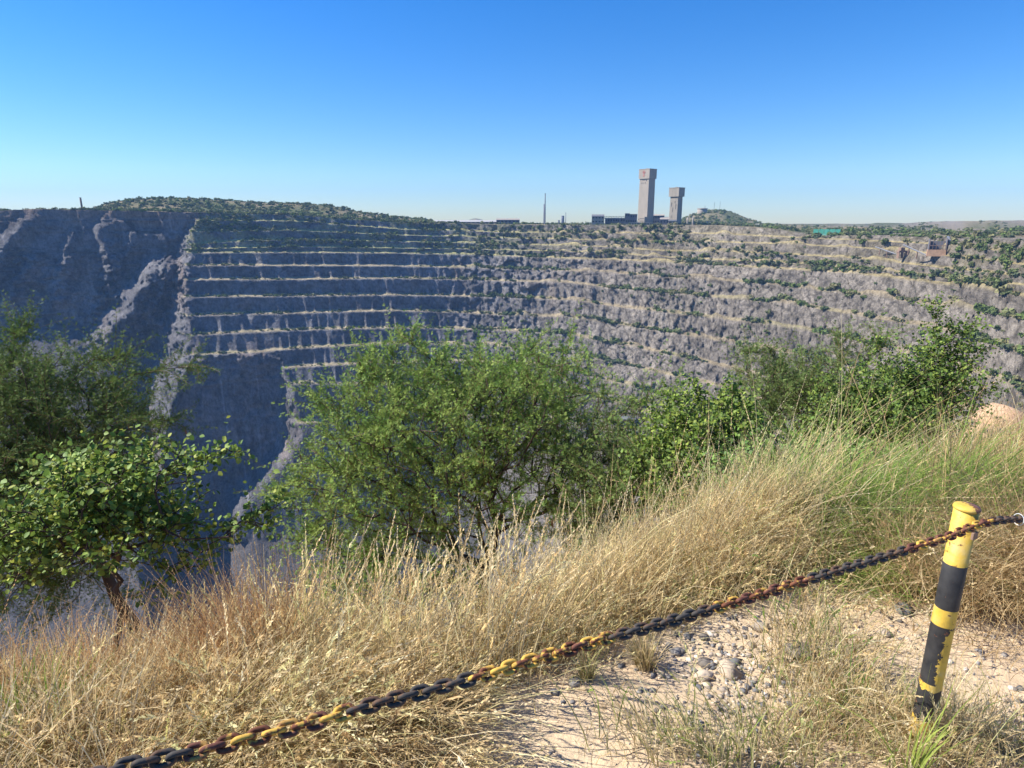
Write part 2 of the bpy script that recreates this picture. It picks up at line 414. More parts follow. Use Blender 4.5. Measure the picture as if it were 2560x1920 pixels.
ampL = .45 * fL + .3 * f3 + .9 * slope_n
scarmask = np.clip(m1 + m2, 0, 1)
f0 = facets(ss / 52., (RZ + .6 * s_) / 66., R2 / 120., 70, 1.5)
rugm = sstep(-.35, .35, fbm(s_ / 120., RZ / 120., s_ * 0, 77, 2))
jt = joints(ss / 14., (RZ + .4 * s_) / 12., R2 / 30., 72)
jn = 1 - sstep(.03, .13, jt)
ampS = 12 * f0 * rugm * (m2 < .3) + 3.5 * f0 + 2.6 * fL + 5 * slope_n + 1.6 * f3 + 1.5 * f2
flank = np.clip(4 * m1 * (1 - m1), 0, 1) + np.clip(4 * m2 * (1 - m2), 0, 1)
rel = (ampL * (1 - lit) + ampR * lit) * (1 - scarmask) + ampS * scarmask + flank * (4.2 * f1 + 6.0 * f2 + 3.4 * f3) + np.clip(mb - m1, 0, 1) * (2.5 * f2 + 1.6 * f3) + np.clip(np.clip(prot / 30, 0, 1) * 1.0 + 1.8 * lump * m1, 0, 1.8) * (5.5 * f2 + 3.4 * f3)
rel = rel * np.where(upper > .5, .4, 1.0)
R3 = R2 - (rel - 1.3 * jn * (.12 + .88 * lit)) * ftag
Z3 = RZ + np.where(TG == 1, .8 * fbm(s_ / 9., RZ * 0, s_ * 0 + 2, 78, 3), .4 * vnoise(s_ / 6., RZ * 0, s_ * 0, 79)) * in_rows
# some talus lying on the benches of the coarse side
tal = np.clip(vnoise(s_ / 22., RZ / 12., s_ * 0 + 7, 80) - .1, 0, 1) * 9 * lit * (TG == 0)
Z3 = Z3 + tal
# ---- plateau, hills
Xp = R3 * np.sin(th_all)[None, :]; Yp = R3 * np.cos(th_all)[None, :]
HILLS = []
def hill(u0, u1, dist, prof):
    """prof: (u, v) skyline pixels; a ridge of that skyline at the distance dist"""
    HILLS.append((u0, u1, dist, prof))
hill(245, 1080, 1850, [(235, 527), (262, 512), (300, 505), (330, 500), (400, 496), (480, 498), (520, 499), (600, 504), (640, 507), (700, 509), (760, 510), (820, 514), (860, 521), (880, 528), (940, 537), (1010, 545), (1080, 553)])
hill(1150, 1225, 5200, [(1150, 552), (1170, 547), (1182, 541), (1190, 539.5), (1200, 543), (1215, 551), (1225, 553)])
hill(1690, 1910, 2300, [(1690, 556), (1704, 549), (1722, 538), (1742, 531), (1765, 525), (1790, 523), (1815, 526), (1838, 534), (1862, 544), (1885, 552), (1910, 559)])
hill(2180, 2700, 2600, [(2180, 556), (2250, 551), (2290, 547), (2340, 543), (2400, 539), (2440, 537), (2475, 534), (2520, 537), (2600, 539), (2700, 548)])
Z4 = Z3.copy()
pl = TG == 2
for (u0, u1, dist, prof) in HILLS:
    a = np.array([az_t(u, v) for u, v in prof])
    t = np.interp(th_all, a[:, 0], a[:, 1], left=.02, right=.02)[None, :]
    fade = sstep(a[0, 0] - .004, a[0, 0] + .004, th_all) * (1 - sstep(a[-1, 0] - .004, a[-1, 0] + .004, th_all))
    top = -t * dist
    d = (R3 - dist)
    wid = dist * .16 if dist < 4000 else 260
    g = np.where(d < 0, 1 - sstep(0, 1, -d / wid), 1 - sstep(0, 1, d / (wid * 2)))
    Z4 = np.where(pl, Z4 + np.maximum(0, (top - Z4)) * g * fade[None, :], Z4)
Z4 = Z4 + np.where(pl & (R3 > rim_r[None, :] + 15), (1.6 * fbm(Xp / 50, Yp / 50, Xp * 0, 81, 4) + .8), 0)
# terraced dump behind the pit on the right
Z4 = Z4 + np.where(pl, 7 * sstep(1990, 2150, CCg) * fbm(Xp / 170, Yp / 110, Xp * 0, 85, 3) * sstep(20, 90, R3 - rim_r[None, :]), 0)

# ---- rubble fans and floor: extra rows below the foot
def smooth1(a, k=61):
    p = np.pad(a, k, mode='edge'); w = np.hanning(k); w /= w.sum(); return np.convolve(p, w, 'same')[k:-k]
fr, fz = smooth1(R2[-1]), smooth1(RZ[-1])
ex_r, ex_z, ex_t = [], [], []
nrub = 64
end_z = np.minimum(fz - 60, -640.0)
for k in range(1, nrub + 1):
    f = k / nrub
    zz = fz + (end_z - fz) * f
    ex_z.append(zz); ex_r.append(fr - (fz - zz) / np.interp(cc, [1150, 1450], [.62, .36])); ex_t.append(3)
br = ex_r[-1]
for k in range(1, 6):
    f = k / 5; ex_r.append(br + (np.minimum(620, br - 30) - br) * f); ex_z.append(end_z + 0 * f); ex_t.append(4)
r0 = ex_r[-1]
for f in [.15, .3, .45, .6, .72, .82, .9, .95, .98]:
    ex_r.append(r0 + (26 - r0) * f); ex_z.append(end_z + (-24 - end_z) * f); ex_t.append(5)
R5 = np.vstack([R3, np.array(ex_r)]); Z5 = np.vstack([Z4, np.array(ex_z)])
T5 = np.vstack([TG, np.array(ex_t, float)[:, None] * np.ones_like(cc)[None, :]])
# rubble heaped high against the scar on the far left
e_u = np.array([(c_of(az_t(u, v)[0]), az_t(u, v)[1]) for u, v in [(-300, 900), (0, 880), (50, 862), (110, 838), (190, 826), (215, 838), (238, 822), (262, 836), (310, 900), (350, 990), (400, 1080), (470, 1160), (560, 1215), (640, 1260), (700, 1290)]])
t_top = np.interp(cc, e_u[:, 0], e_u[:, 1], right=9)[None, :]
# top of the heap on the scar face: range there ~ scar range
z_top = -t_top * 1310.0; r_top = rim_r[None, :] - (rim_z[None, :] - z_top) * .27 - 6
s5 = np.broadcast_to(th_all[None, :] * 1100.0, R5.shape)
r_rub = r_top - (z_top - Z5) / .66 - 10 * fbm(s5 / 60, Z5 / 50, s5 * 0, 91, 4)
onr = (T5 != 2) & (T5 != 5) & (T5 != 4) & (Z5 < z_top) & (r_rub < R5)
R6 = np.where(onr, np.maximum(r_rub, 300), R5); T6 = np.where(onr, 3.0, T5)
rock_rub = (T6 == 3)
gr = facets(s5 / 13., Z5 / 11., R6 / 16., 92, 1.2) * 1.5 + fbm(s5 / 40., Z5 / 34., R6 / 40., 93, 5) * 13
R6 = R6 - np.where(rock_rub, gr, 0)
# a haul road ledge low on the right
XX = R6 * np.sin(th_all)[None, :]; YY = R6 * np.cos(th_all)[None, :]
NR, NC = R6.shape
PIT = np.stack([XX, YY, Z5], -1)

# ---- colours of rock, soil and grass, with wall shade and sunlight partly put in
zc = Z5; cA = np.broadcast_to(cc[None, :], R6.shape)
def colr(*c): return np.array(c)[None, None, :]
n_big = fbm(s5 / 120, zc / 60, s5 * 0, 101, 4)[..., None]
n_mid = fbm(s5 / 14, zc / 14, s5 * 0, 102, 4)[..., None]
rockL = colr(.175, .168, .175); rockR = colr(.275, .24, .20)  # left wall's shade and right wall's sunlight put into the rock colour
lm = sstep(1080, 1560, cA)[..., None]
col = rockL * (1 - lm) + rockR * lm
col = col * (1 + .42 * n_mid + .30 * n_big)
pm = (sstep(.05, .45, fbm(s5 / 30, zc / 22, s5 * 0, 121, 5)) * (1 - lm[..., 0]) * .55)[..., None]
col = col * (1 - pm) + colr(.235, .228, .225) * pm
dm = (sstep(.15, .5, fbm(s5 / 16, zc / 60, s5 * 0, 122, 5)) * .5)[..., None]
col = col * (1 - dm * .55)
jm = np.zeros(R6.shape); jm[:RR.shape[0]] = jn * (TG == 1)
col = col * (1 - (jm * (.25 + .25 * lm[..., 0]))[..., None])
# rusty and pale streaks down the scars
st = vnoise(s5 / 7, zc / 90, s5 * 0, 103)
redm = (sstep(.25, .8, fbm(s5 / 24, zc / 120, s5 * 0, 104, 3)) * (1 - lm[..., 0]))[..., None]
col = col * (1 - redm * .5) + colr(.30, .22, .17) * redm * .5
pale = (sstep(.72, .92, st) * (1 - lm[..., 0]) * .35)[..., None]
col = col * (1 - pale) + colr(.42, .42, .43) * pale
# oxidised band under the rim at the far left
ox = ((1 - sstep(0, 34, rim_z[None, :] - zc + 10 * vnoise(s5 / 30, zc * 0, s5 * 0, 105))) * (cA < 520) * (T6 == 1))[..., None]
col = col * (1 - ox * .7) + colr(.27, .19, .14) * ox * .7
flat = ((T6 == 0)[..., None]) * 1.0
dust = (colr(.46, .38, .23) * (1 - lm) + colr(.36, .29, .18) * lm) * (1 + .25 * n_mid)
greenish = colr(.26, .27, .10)
gm = sstep(-.1, .5, fbm(s5 / 40, zc / 30, s5 * 0, 106, 3))[..., None]
scm = np.zeros(R6.shape); scm[:RR.shape[0]] = scarmask
fl = flat * (1 - sstep(.02, .15, scm)[..., None])
col = col * (1 - fl * .85) + (dust * (1 - gm * .3) + greenish * gm * .3) * fl * .85
# crests catch the same dust
crest_rows = np.zeros(NR); 
base_i = 26
# vegetated upper ramps
up5 = np.zeros(R6.shape); kzu = KZ[nU + 1][None, :]
upm = sstep(-4, 8, zc - kzu) * (T6 != 2) * (1 - sstep(.2, .6, scm))
gsel = sstep(-.35, .25, fbm(s5 / 22, zc / 7, s5 * 0, 107, 4)) * np.where(T6 == 0, 1.0, .5)
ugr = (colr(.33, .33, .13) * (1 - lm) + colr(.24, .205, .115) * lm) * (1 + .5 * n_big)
col = np.where((upm * gsel)[..., None] > 0, col * (1 - (upm * gsel)[..., None] * .8) + ugr * (1 + .4 * n_mid) * (upm * gsel)[..., None] * .8, col)
upf = ((T6 == 0) & (upm > .5) & (scm < .2))[..., None] * .9  # grassy upper ledges, brightened in colour to read as sunlit lines
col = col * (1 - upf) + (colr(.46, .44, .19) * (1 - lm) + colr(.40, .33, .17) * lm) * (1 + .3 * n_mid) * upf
# plateau: dry grass, bare soil, dumps
pln = fbm(XX / 130, YY / 130, XX * 0, 108, 4)[..., None]
plc = colr(.27, .22, .13) + (colr(.12, .135, .055) - colr(.27, .22, .13)) * sstep(-.2, .4, pln)
plc = plc + (colr(.30, .255, .205) - plc) * (sstep(1950, 2200, cA) * sstep(-.35, .15, fbm(XX / 260, YY / 90, XX * 0, 109, 3)))[..., None] * .8
col = np.where((T6 == 2)[..., None], plc * (1 + .25 * n_mid), col)
rb = colr(.115, .108, .108) * (1 + .35 * n_mid + .2 * n_big)
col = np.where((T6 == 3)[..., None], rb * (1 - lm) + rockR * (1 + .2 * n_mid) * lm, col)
col = np.where((T6 >= 4)[..., None], colr(.30, .27, .24) * (1 + .15 * n_mid), col)
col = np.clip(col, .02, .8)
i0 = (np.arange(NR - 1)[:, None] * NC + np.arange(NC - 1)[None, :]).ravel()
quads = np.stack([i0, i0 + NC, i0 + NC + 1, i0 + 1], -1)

def rock_mat():
    m, nt, b = new_mat('quarry_rock')
    at = N(nt, 'ShaderNodeVertexColor', layer_name='tint')
    n1 = noise_node(nt, .11, 8, .68); n2 = noise_node(nt, .45, 6, .6, stretch=(1, 1, .25))
    r1 = ramp(nt, n1.outputs[0], [(.28, (.42,) * 3), (.5, (1.0,) * 3), (.74, (1.5,) * 3)])
    r2 = ramp(nt, n2.outputs[0], [(.3, (.8,) * 3), (.7, (1.2,) * 3)])
    c = mixc(nt, 1.0, at.outputs[0], r1.outputs[0], 'MULTIPLY'); c = mixc(nt, 1.0, c, r2.outputs[0], 'MULTIPLY')
    nt.links.new(c, b.inputs['Base Color']); b.inputs['Roughness'].default_value = .95; b.inputs['Specular IOR Level'].default_value = .1
    nb = noise_node(nt, .22, 9, .72)
    bump(nt, b, nb.outputs[0], 1.0, 7.0)
    return m
M_ROCK = rock_mat()
# split by what it is: far plateau and hills, the wall with its rubble and floor
isp = rows_tag.count(2)
def sub(r0_, r1_):
    V = PIT[r0_:r1_].reshape(-1, 3); c_ = col[r0_:r1_].reshape(-1, 3); n = r1_ - r0_
    i0 = (np.arange(n - 1)[:, None] * NC + np.arange(NC - 1)[None, :]).ravel()
    return V, np.stack([i0, i0 + NC, i0 + NC + 1, i0 + 1], -1), c_
V_, Q_, c_ = sub(0, isp + 1)
tag(mesh_np('terrain', V_, Q_, M_ROCK, c_, smooth=False), kind='structure', label='dry scrub plateau with low hills and mine dumps beyond the rim')
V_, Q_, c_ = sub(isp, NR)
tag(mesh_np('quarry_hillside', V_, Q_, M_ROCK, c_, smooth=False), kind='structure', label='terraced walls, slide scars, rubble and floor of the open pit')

def pit_hit(u, v):
    """where the sight line of a pixel meets the pit or plateau"""
    th, t = az_t(u, v); j = int(np.argmin(np.abs(th_all - th)))
    tt = -PIT[:, j, 2] / np.hypot(PIT[:, j, 0], PIT[:, j, 1])
    i = int(np.argmax(tt[rows_tag.index(2) + 12:] >= t)) + rows_tag.index(2) + 12
    return Vector(tuple(PIT[i, j]))
def haze():
    m = bpy.data.materials.new('haze'); m.use_nodes = True; nt = m.node_tree; nt.nodes.clear()
    o = nt.nodes.new('ShaderNodeOutputMaterial'); v = nt.nodes.new('ShaderNodeVolumePrincipled')
    v.inputs['Color'].default_value = (.30, .56, 1.0, 1); v.inputs['Density'].default_value = HAZE
    nt.links.new(v.outputs[0], o.inputs['Volume'])
    b = MB(); b.box(-6900, 6900, -6900, 6900, -760, 330)
    tag(b.build('haze', m), kind='stuff', label='thin blue air haze over the pit')
HAZE = 0.66e-4
haze()
# ================================================================== MINE BUILDINGS BEYOND THE RIM
def spot(u, v, r): return Vector(tuple(at_range(u, v, r)))
M_CONC = plain('pale_concrete', (.33, .285, .235), .9, .12, .12, bump_d=.05, streak=(1, 1, .35))
M_CONC2 = plain('grey_concrete', (.28, .25, .21), .9, .18, .15, streak=(1, 1, .2))
M_DARKST = plain('weathered_cladding', (.15, .15, .165), .8, .25, .3)
M_TAN = plain('tan_cladding', (.33, .29, .25), .8, .15, .3)
M_ROOFW = plain('white_roof_sheet', (.42, .41, .40), .6, .08, .3)
M_GLASSD = plain('dark_opening', (.03, .03, .035), .4, .1, 1.0)
M_REDP = plain('faded_red_paint', (.48, .17, .13), .8, .15, 1.0)
M_STACK = plain('dark_stack', (.16, .17, .20), .8, .15, .2)
M_GREENN = plain('green_netting', (.10, .38, .27), .8, .2, .3)
M_RUSTF = plain('rusted_plate', (.24, .16, .12), .85, .35, .4)
M_ORANGE = plain('orange_earth_wall', (.40, .25, .16), .9, .3, .3)
M_PIPEW = plain('pale_steel', (.27, .27, .28), .5, .1, .5)

def headgear(u, v0, r, vtop, vneck, W, D, hw, label, emblem):
    P = spot(u, v0, r); yaw = radians(-50)
    e = empty('headgear_tower', P, yaw)
    H = (v0 - vtop) * r / F * 1.01; hn = (v0 - vneck) * r / F * 1.01
    b = MB(); b.box(-W / 2, W / 2, -D / 2, D / 2, -8, hn + .5, .6, .6); b.build('shaft', M_CONC if emblem else M_CONC2, e)
    # board marks: the lifts of the slip form stand slightly proud
    b = MB()
    for k in range(1, 16): z = hn * k / 16; b.box(-W / 2 + .3, W / 2 - .3, -D / 2 - .08 + .6 * k / 16, -D / 2 + .6, z, z + .5)
    b.build('lift_ridge', M_CONC if emblem else M_CONC2, e)['kind'] = 'stuff'
    b = MB(); x = W / 2 * hw
    b.box(-x, x, -D / 2 * hw, D / 2 * hw, hn, H); b.box(-x - .4, x + .4, -D / 2 * hw - .4, D / 2 * hw + .4, H - 1.2, H + .1)
    b.build('winder_house', M_CONC if emblem else M_CONC2, e)
    b = MB(); b.box(-3, 1, -3, 3, H + .1, H + 1.6); b.build('roof_hatch', M_CONC2, e)
    return e, H, hn
e, H, hn = headgear(1613, 559, 1500, 438, 459.5, 27, 23.5, 1.10, '', True)
tag(e, 'tallest concrete headgear tower with red ringed symbol near its top', 'tower', 'concrete mine headgear towers')
yf = -23.5 / 2 * 1.10 - .55
b = MB()
for k in range(20):
    a0, a1 = 2 * pi * k / 20, 2 * pi * (k + 1) / 20
    ri, ro = 2.7, 3.6; cx, cz = -.5, H - 7.2
    vs = [(cx + ro * cos(a), y, cz + ro * sin(a)) for y in (yf, yf + .2) for a in (a0, a1)] + [(cx + ri * cos(a), y, cz + ri * sin(a)) for y in (yf, yf + .2) for a in (a0, a1)]
    b.add(vs, [(0, 1, 5, 4), (2, 6, 7, 3), (0, 2, 3, 1), (4, 5, 7, 6)])
b.box(-1.0, .0, yf, yf + .2, H - 17.2, H - 10.8); b.box(-3.2, 2.2, yf, yf + .2, H - 14.8, H - 13.8)
b.box(-1.7, -1.0, yf, yf + .2, H - 8.8, H - 6.0); b.box(.0, .7, yf, yf + .2, H - 8.8, H - 6.0); b.box(-.9, -.1, yf, yf + .2, H - 7.6, H - 6.6)
b.build('emblem', M_REDP, e)
for i, (x, z) in enumerate([(-4, hn - 3), (-1, hn - 3), (1.6, hn - 3), (6.5, hn - 3.6), (-8, hn - 9), (-4.5, hn - 9), (-1.5, hn - 9), (2.5, hn - 9), (4, hn - 9), (-9.5, 9)]):
    b = MB(); s_o = 1.1 if i in (3, 9) else .7; yw = -23.5 / 2 - .12 + .6 * z / hn
    b.box(x - s_o, x + s_o, yw, yw + .5, z - s_o * 1.2, z + s_o * 1.2); b.build('window', M_GLASSD, e)
b = MB(); b.box(-2, 13, -20, -12.3, -6, 15); b.build('annex', M_CONC, e)
for z in (5, 10): b = MB(); b.box(-1, 12, -20.15, -19.8, z, z + 1.3); b.build('window', M_GLASSD, e)
e, H, hn = headgear(1687, 561, 1550, 479.6, 499.5, 22.5, 18.5, 1.22, '', False)
tag(e, 'shorter concrete headgear tower with wide dark stained head', 'tower', 'concrete mine headgear towers')
for x, z, h in [(-6, 45, 9), (-2, 33, 10), (3, 50, 5), (6, 40, 11), (-4, 18, 5)]:
    b = MB(); yw = -18.5 / 2 - .1; b.box(x - .35, x + .35, yw, yw + .5, z - h / 2, z + h / 2); b.build('slit', M_GLASSD, e)

def shed(u0, u1, vt, vb, r, name, label, cat, mat, roofmat=None, depth=18, gable=0, wins=0, rows=1, group=None, yaw=None):
    P0, P1 = spot(u0, vb, r), spot(u1, vb, r); L = (P1 - P0).length; P = (P0 + P1) / 2
    a = atan2(P1.y - P0.y, P1.x - P0.x) if yaw is None else yaw
    H = (vb - vt) * r / F * 1.01; e = empty(name, P, a); tag(e, label, cat, group)
    hb = H - gable
    b = MB(); b.box(-L / 2, L / 2, 0, depth, -5, hb); b.build('wall', mat, e)
    b = MB()
    if gable: b.gable(-L / 2, L / 2, 0, depth, hb, H, .4)
    else: b.box(-L / 2 - .3, L / 2 + .3, -.3, depth + .3, hb, hb + .7)
    b.build('roof', roofmat or mat, e)
    for k in range(wins):
        for j in range(rows):
            x = -L / 2 + L * (k + .5) / wins; z = hb * (j + .45) / rows
            w = MB(); w.box(x - L / wins * .28, x + L / wins * .28, -.15, .2, z, z + hb / rows * .35); w.build('window', M_GLASSD, e)
    return e
shed(1479, 1510, 538, 560, 1490, 'crusher_house', 'blocky ore house standing at the end of the conveyor gantry', 'building', M_TAN, M_DARKST, 22, 4, 4, 2)
shed(1563, 1592, 538, 560, 1500, 'plant_building', 'dark clad plant building beside the foot of the tallest tower', 'building', M_DARKST, M_TAN, 20, 0, 5, 2)
shed(1562, 1574, 535, 545, 1497, 'plant_loft', 'small raised loft joining the gantry beside the tallest tower', 'building', M_DARKST, M_TAN, 10, 0, 2)
shed(1512, 1563, 547, 559, 1506, 'ore_store', 'long low ore store under the conveyor gantry', 'building', M_DARKST, M_TAN, 14, 0, 8)
shed(1630, 1660, 538, 560, 1530, 'workshop_building', 'dark workshop building standing between the two towers', 'building', M_DARKST, M_TAN, 20, 3, 5, 2)
shed(1649, 1672, 544.5, 563, 1480, 'gabled_hall', 'gabled hall with pale roof in front of the shorter tower', 'building', M_DARKST, M_TAN, 16, 5, 3)
shed(1670, 1691, 551, 566, 1455, 'open_shed', 'open shed with pale blue tank at the foot of the shorter tower', 'building', M_CONC2, M_DARKST, 9, 2, 2)
shed(1572, 1630, 557.5, 565, 1452, 'perimeter_building', 'long low flat roofed building below the tallest tower', 'building', M_TAN, M_CONC, 8, 0, 9)
shed(1086, 1246, 551, 558.5, 1620, 'long_shed', 'very long white roofed shed on the skyline', 'building', M_TAN, M_ROOFW, 30, 4, 14)
shed(1241, 1299, 547, 560, 1600, 'brown_shed', 'brown shed with cream roof beside the long white one', 'building', M_DARKST, M_TAN, 24, 3.5, 6)
shed(1049, 1063, 552, 557, 1700, 'white_cabin', 'small white cabin at the end of the vegetated hill', 'building', M_ROOFW, M_ROOFW, 8, 0, 2)
shed(1753, 1802, 560, 565, 1600, 'white_roof_shed', 'flat white roofed shed below the koppie with the tank', 'building', M_TAN, M_ROOFW, 20, 2, 5)
shed(1868, 1897, 560.5, 565, 1700, 'white_roof_shed', 'small white roofed shed among trees at the end of the koppie', 'building', M_TAN, M_ROOFW, 16, 2, 3)
shed(1818, 1862, 559.5, 563, 1900, 'grey_shed', 'low grey shed half hidden at the foot of the koppie', 'building', M_CONC2, M_CONC2, 16, 1, 4)
# conveyor gantry
g = empty('conveyor_gantry', spot(1537, 545, 1488)); tag(g, 'lattice conveyor gantry running to the tallest tower', 'conveyor')
L = (spot(1565, 545, 1488) - spot(1507, 545, 1488)).length
b = MB(); b.box(-L / 2, L / 2, -1.5, 1.5, -1.2, 0); b.box(-L / 2, L / 2, -1.5, 1.5, 3.4, 4.0); b.build('deck', M_DARKST, g)
b = MB(); nn = 14
for k in range(nn):
    x0 = -L / 2 + L * k / nn; x1 = x0 + L / nn
    b.tube([(x0, -1.5, 0), (x0, -1.5, 3.4)], .3, 4); b.tube([(x0, -1.5, 0), (x1, -1.5, 3.4)] if k % 2 else [(x0, -1.5, 3.4), (x1, -1.5, 0)], .25, 4)
b.build('truss', M_DARKST, g)
for x in (-L * .4, -L * .1, L * .2, L * .45): b = MB(); b.box(x - .6, x + .6, -.8, .8, -16, -1.2); b.build('leg', M_DARKST, g)

def stack(u, vt, vb, r, rad, name, label, cat, mat, taper=.6, cap=False, group=None, n=14):
    P = spot(u, vb, r); H = (vb - vt) * r / F * 1.01; e = empty(name, P); tag(e, label, cat, group)
    b = MB(); b.lathe([(rad, -6), (rad, 0), (rad * (1 + taper) / 2, H / 2), (rad * taper, H)], n=n); b.build('shell', mat, e, smooth=True)
    b = MB(); b.lathe([(rad * taper * 1.12, H - H * .03), (rad * taper * 1.12, H * 1.002)], n=n); b.build('rim', M_CONC2 if cap else mat, e)
    return e
stack(1362, 490, 562, 1900, 2.3, 'chimney_stack', 'tall slender smelter chimney alone on the skyline', 'chimney', M_STACK, .55)
stack(1360, 515, 562, 1905, 2.4, 'chimney_stack', 'shorter chimney standing tight against the tall slender one', 'chimney', M_STACK, .8)
stack(1406.5, 541, 560, 2300, 5.6, 'cooling_tower', 'squat grey cooling tower on the skyline', 'tower', M_STACK, .92)
stack(1414, 533.5, 560, 2350, 1.2, 'chimney_stack', 'thin chimney just beside the squat cooling tower', 'chimney', M_STACK, .8)
stack(1397, 551, 560, 2310, 3.5, 'storage_tank', 'small tank in front of the squat cooling tower', 'tank', M_STACK, .98)
stack(1718, 545, 563, 1450, 1.9, 'vent_silo', 'tan vent silo nearer the shorter tower', 'silo', M_TAN, .8)
stack(1731.5, 545, 563, 1450, 1.9, 'vent_silo', 'tan vent silo nearer the koppie slope', 'silo', M_TAN, .8)
stack(1770, 555, 562, 1580, 3.6, 'storage_tank', 'cream tank standing above the flat white roofed shed', 'tank', M_ROOFW, .98)
stack(1777, 555.5, 562, 1585, 3.0, 'storage_tank', 'smaller cream tank beside its twin above the white roof', 'tank', M_ROOFW, .98)
t_ = stack(1755, 523.5, 538, 2230, 16, 'water_tank', 'round concrete water tank on the shoulder of the koppie', 'tank', M_CONC, 1.0, n=28)
b = MB(); b.lathe([(16.6, 20.6), (16.2, 21.8), (2, 23)], n=28); b.build('lid', M_CONC, t_)
def mast(u, vt, vb, r, label):
    P = spot(u, vb, r); H = (vb - vt) * r / F; e = empty('radio_mast', P); tag(e, label, 'mast', 'thin masts on the skyline')
    b = MB(); b.tube([(0, 0, -3), (0, 0, H)], [.55, .35], 5); b.build('pole', M_STACK, e)
    b = MB()
    for k in range(4): z = H * (.55 + .13 * k); b.box(-1.5, 1.5, -.2, .2, z, z + .35)
    b.build('antenna', M_STACK, e)
mast(1762, 515, 527, 2290, 'short thin mast beside the round water tank'); mast(1785, 508, 525, 2300, 'thin faint mast in the middle of the koppie top')
mast(1799, 506, 526, 2300, 'tallest radio mast on the koppie crest')
stack(205, 500, 520, 1700, 2.0, 'lattice_tower', 'slim dark tower on the rim behind the big slide', 'tower', M_RUSTF, .9)
# green netted enclosure
g = empty('netted_enclosure', spot(2050, 600, 1150), radians(-30)); tag(g, 'green netted enclosure and tarpaulin roof on the rim', 'enclosure')
b = MB(); b.box(-20, 12, -5, 3, -3, 9, 1, 1.5); b.build('tarpaulin', plain('pale_green_tarpaulin', (.20, .45, .36), .7, .2, .3), g)
for k in range(5): b = MB(); x = -12 + k * 8; b.box(x, x + 7.4, 9, 9.4, 3, 17); b.build('net_panel', M_GREENN, g)
# ore tip: two steel wing walls over an orange base, with conveyors beside
rt = pit_hit(2342, 641).xy.length - 4
g = empty('tipping_hopper', spot(2342, 641, rt), radians(-28)); tag(g, 'rusty tipping hopper with dark steel wing walls over an orange base', 'hopper')
b = MB(); b.box(-11, 9, 0, 9, 0, 8, .5, .5); b.build('base', M_ORANGE, g)
b = MB(); b.box(-10, -9, .5, 11, 8, 21); b.box(8, 9, .5, 11, 8, 21); b.box(-10, 9, 10, 11, 8, 18); b.build('wing_wall', M_DARKST, g)
b = MB(); b.add([(10, 2, -1), (12, 2, -1), (12, 30, -1), (10, 30, -1), (10, 2, 20), (12, 2, 20), (12, 30, 24), (10, 30, 24)], [(3, 2, 1, 0), (4, 5, 6, 7), (0, 1, 5, 4), (1, 2, 6, 5), (2, 3, 7, 6), (3, 0, 4, 7)]); b.build('ramp_wall', M_STACK, g)
b = MB()
for k in range(6): b.box(-9.3 + k * 3.5, -8.9 + k * 3.5, .2, .8, 8, 20.5)
b.box(-10, 9, .2, .8, 12.5, 13.3); b.build('frame', M_RUSTF, g)
def conveyor(a, c, r, label):
    P0, P1 = spot(*a, r), spot(*c, r - 8); e = empty('conveyor', P0); tag(e, label, 'conveyor', 'pale conveyors beside the tipping hopper')
    b = MB(); d = P1 - P0; b.tube([(0, 0, 0), tuple(d)], .9, 8); b.build('belt_tube', M_PIPEW, e)
    for f in (.25, .6): b = MB(); q = d * f; b.box(q.x - .5, q.x + .5, q.y - .5, q.y + .5, q.z - 9, q.z - 1); b.build('leg', M_RUSTF, e)
conveyor((2188, 617), (2239, 635), pit_hit(2215, 640).xy.length, 'lower pale conveyor ending at the ore machine')
conveyor((2258, 612), (2318, 639), rt + 12, 'upper pale conveyor slanting down to the tipping hopper')
g = empty('ore_machine', spot(2260, 640, pit_hit(2260, 641).xy.length)); tag(g, 'rusty ore machine between the two pale conveyors', 'machine')
b = MB(); b.box(-9, 9, -3, 3, 5, 7); b.box(-7, -2, -3, 3, 7, 11); b.build('deck', M_RUSTF, g)
b = MB(); b.box(1, 6, -2, 2, 0, 4); b.build('cabin', M_ORANGE, g)
for x in (-8, -3, 3, 8): b = MB(); b.box(x - .4, x + .4, -2.5, 2.5, -3, 5); b.build('leg', M_RUSTF, g)
g = empty('pit_shed', pit_hit(1563, 1068) + Vector((0, -4, 8)), radians(-8)); tag(g, 'grey open sided shed on the haul road deep in the pit', 'building')
b = MB(); b.gable(-15, 15, -7, 7, 11, 14.5, 1); b.build('roof', M_DARKST, g)
b = MB(); b.box(-15, 15, 5, 6, -8, 11); b.build('wall', M_PIPEW, g)
for x in (-14, -7, 0, 7, 14): b = MB(); b.box(x - .5, x + .5, -6.5, -5.5, -8, 11); b.build('post', M_PIPEW, g)
b = MB(); b.box(-20, 20, -12, 12, -22, -8); b.build('plinth', M_CONC2, g)

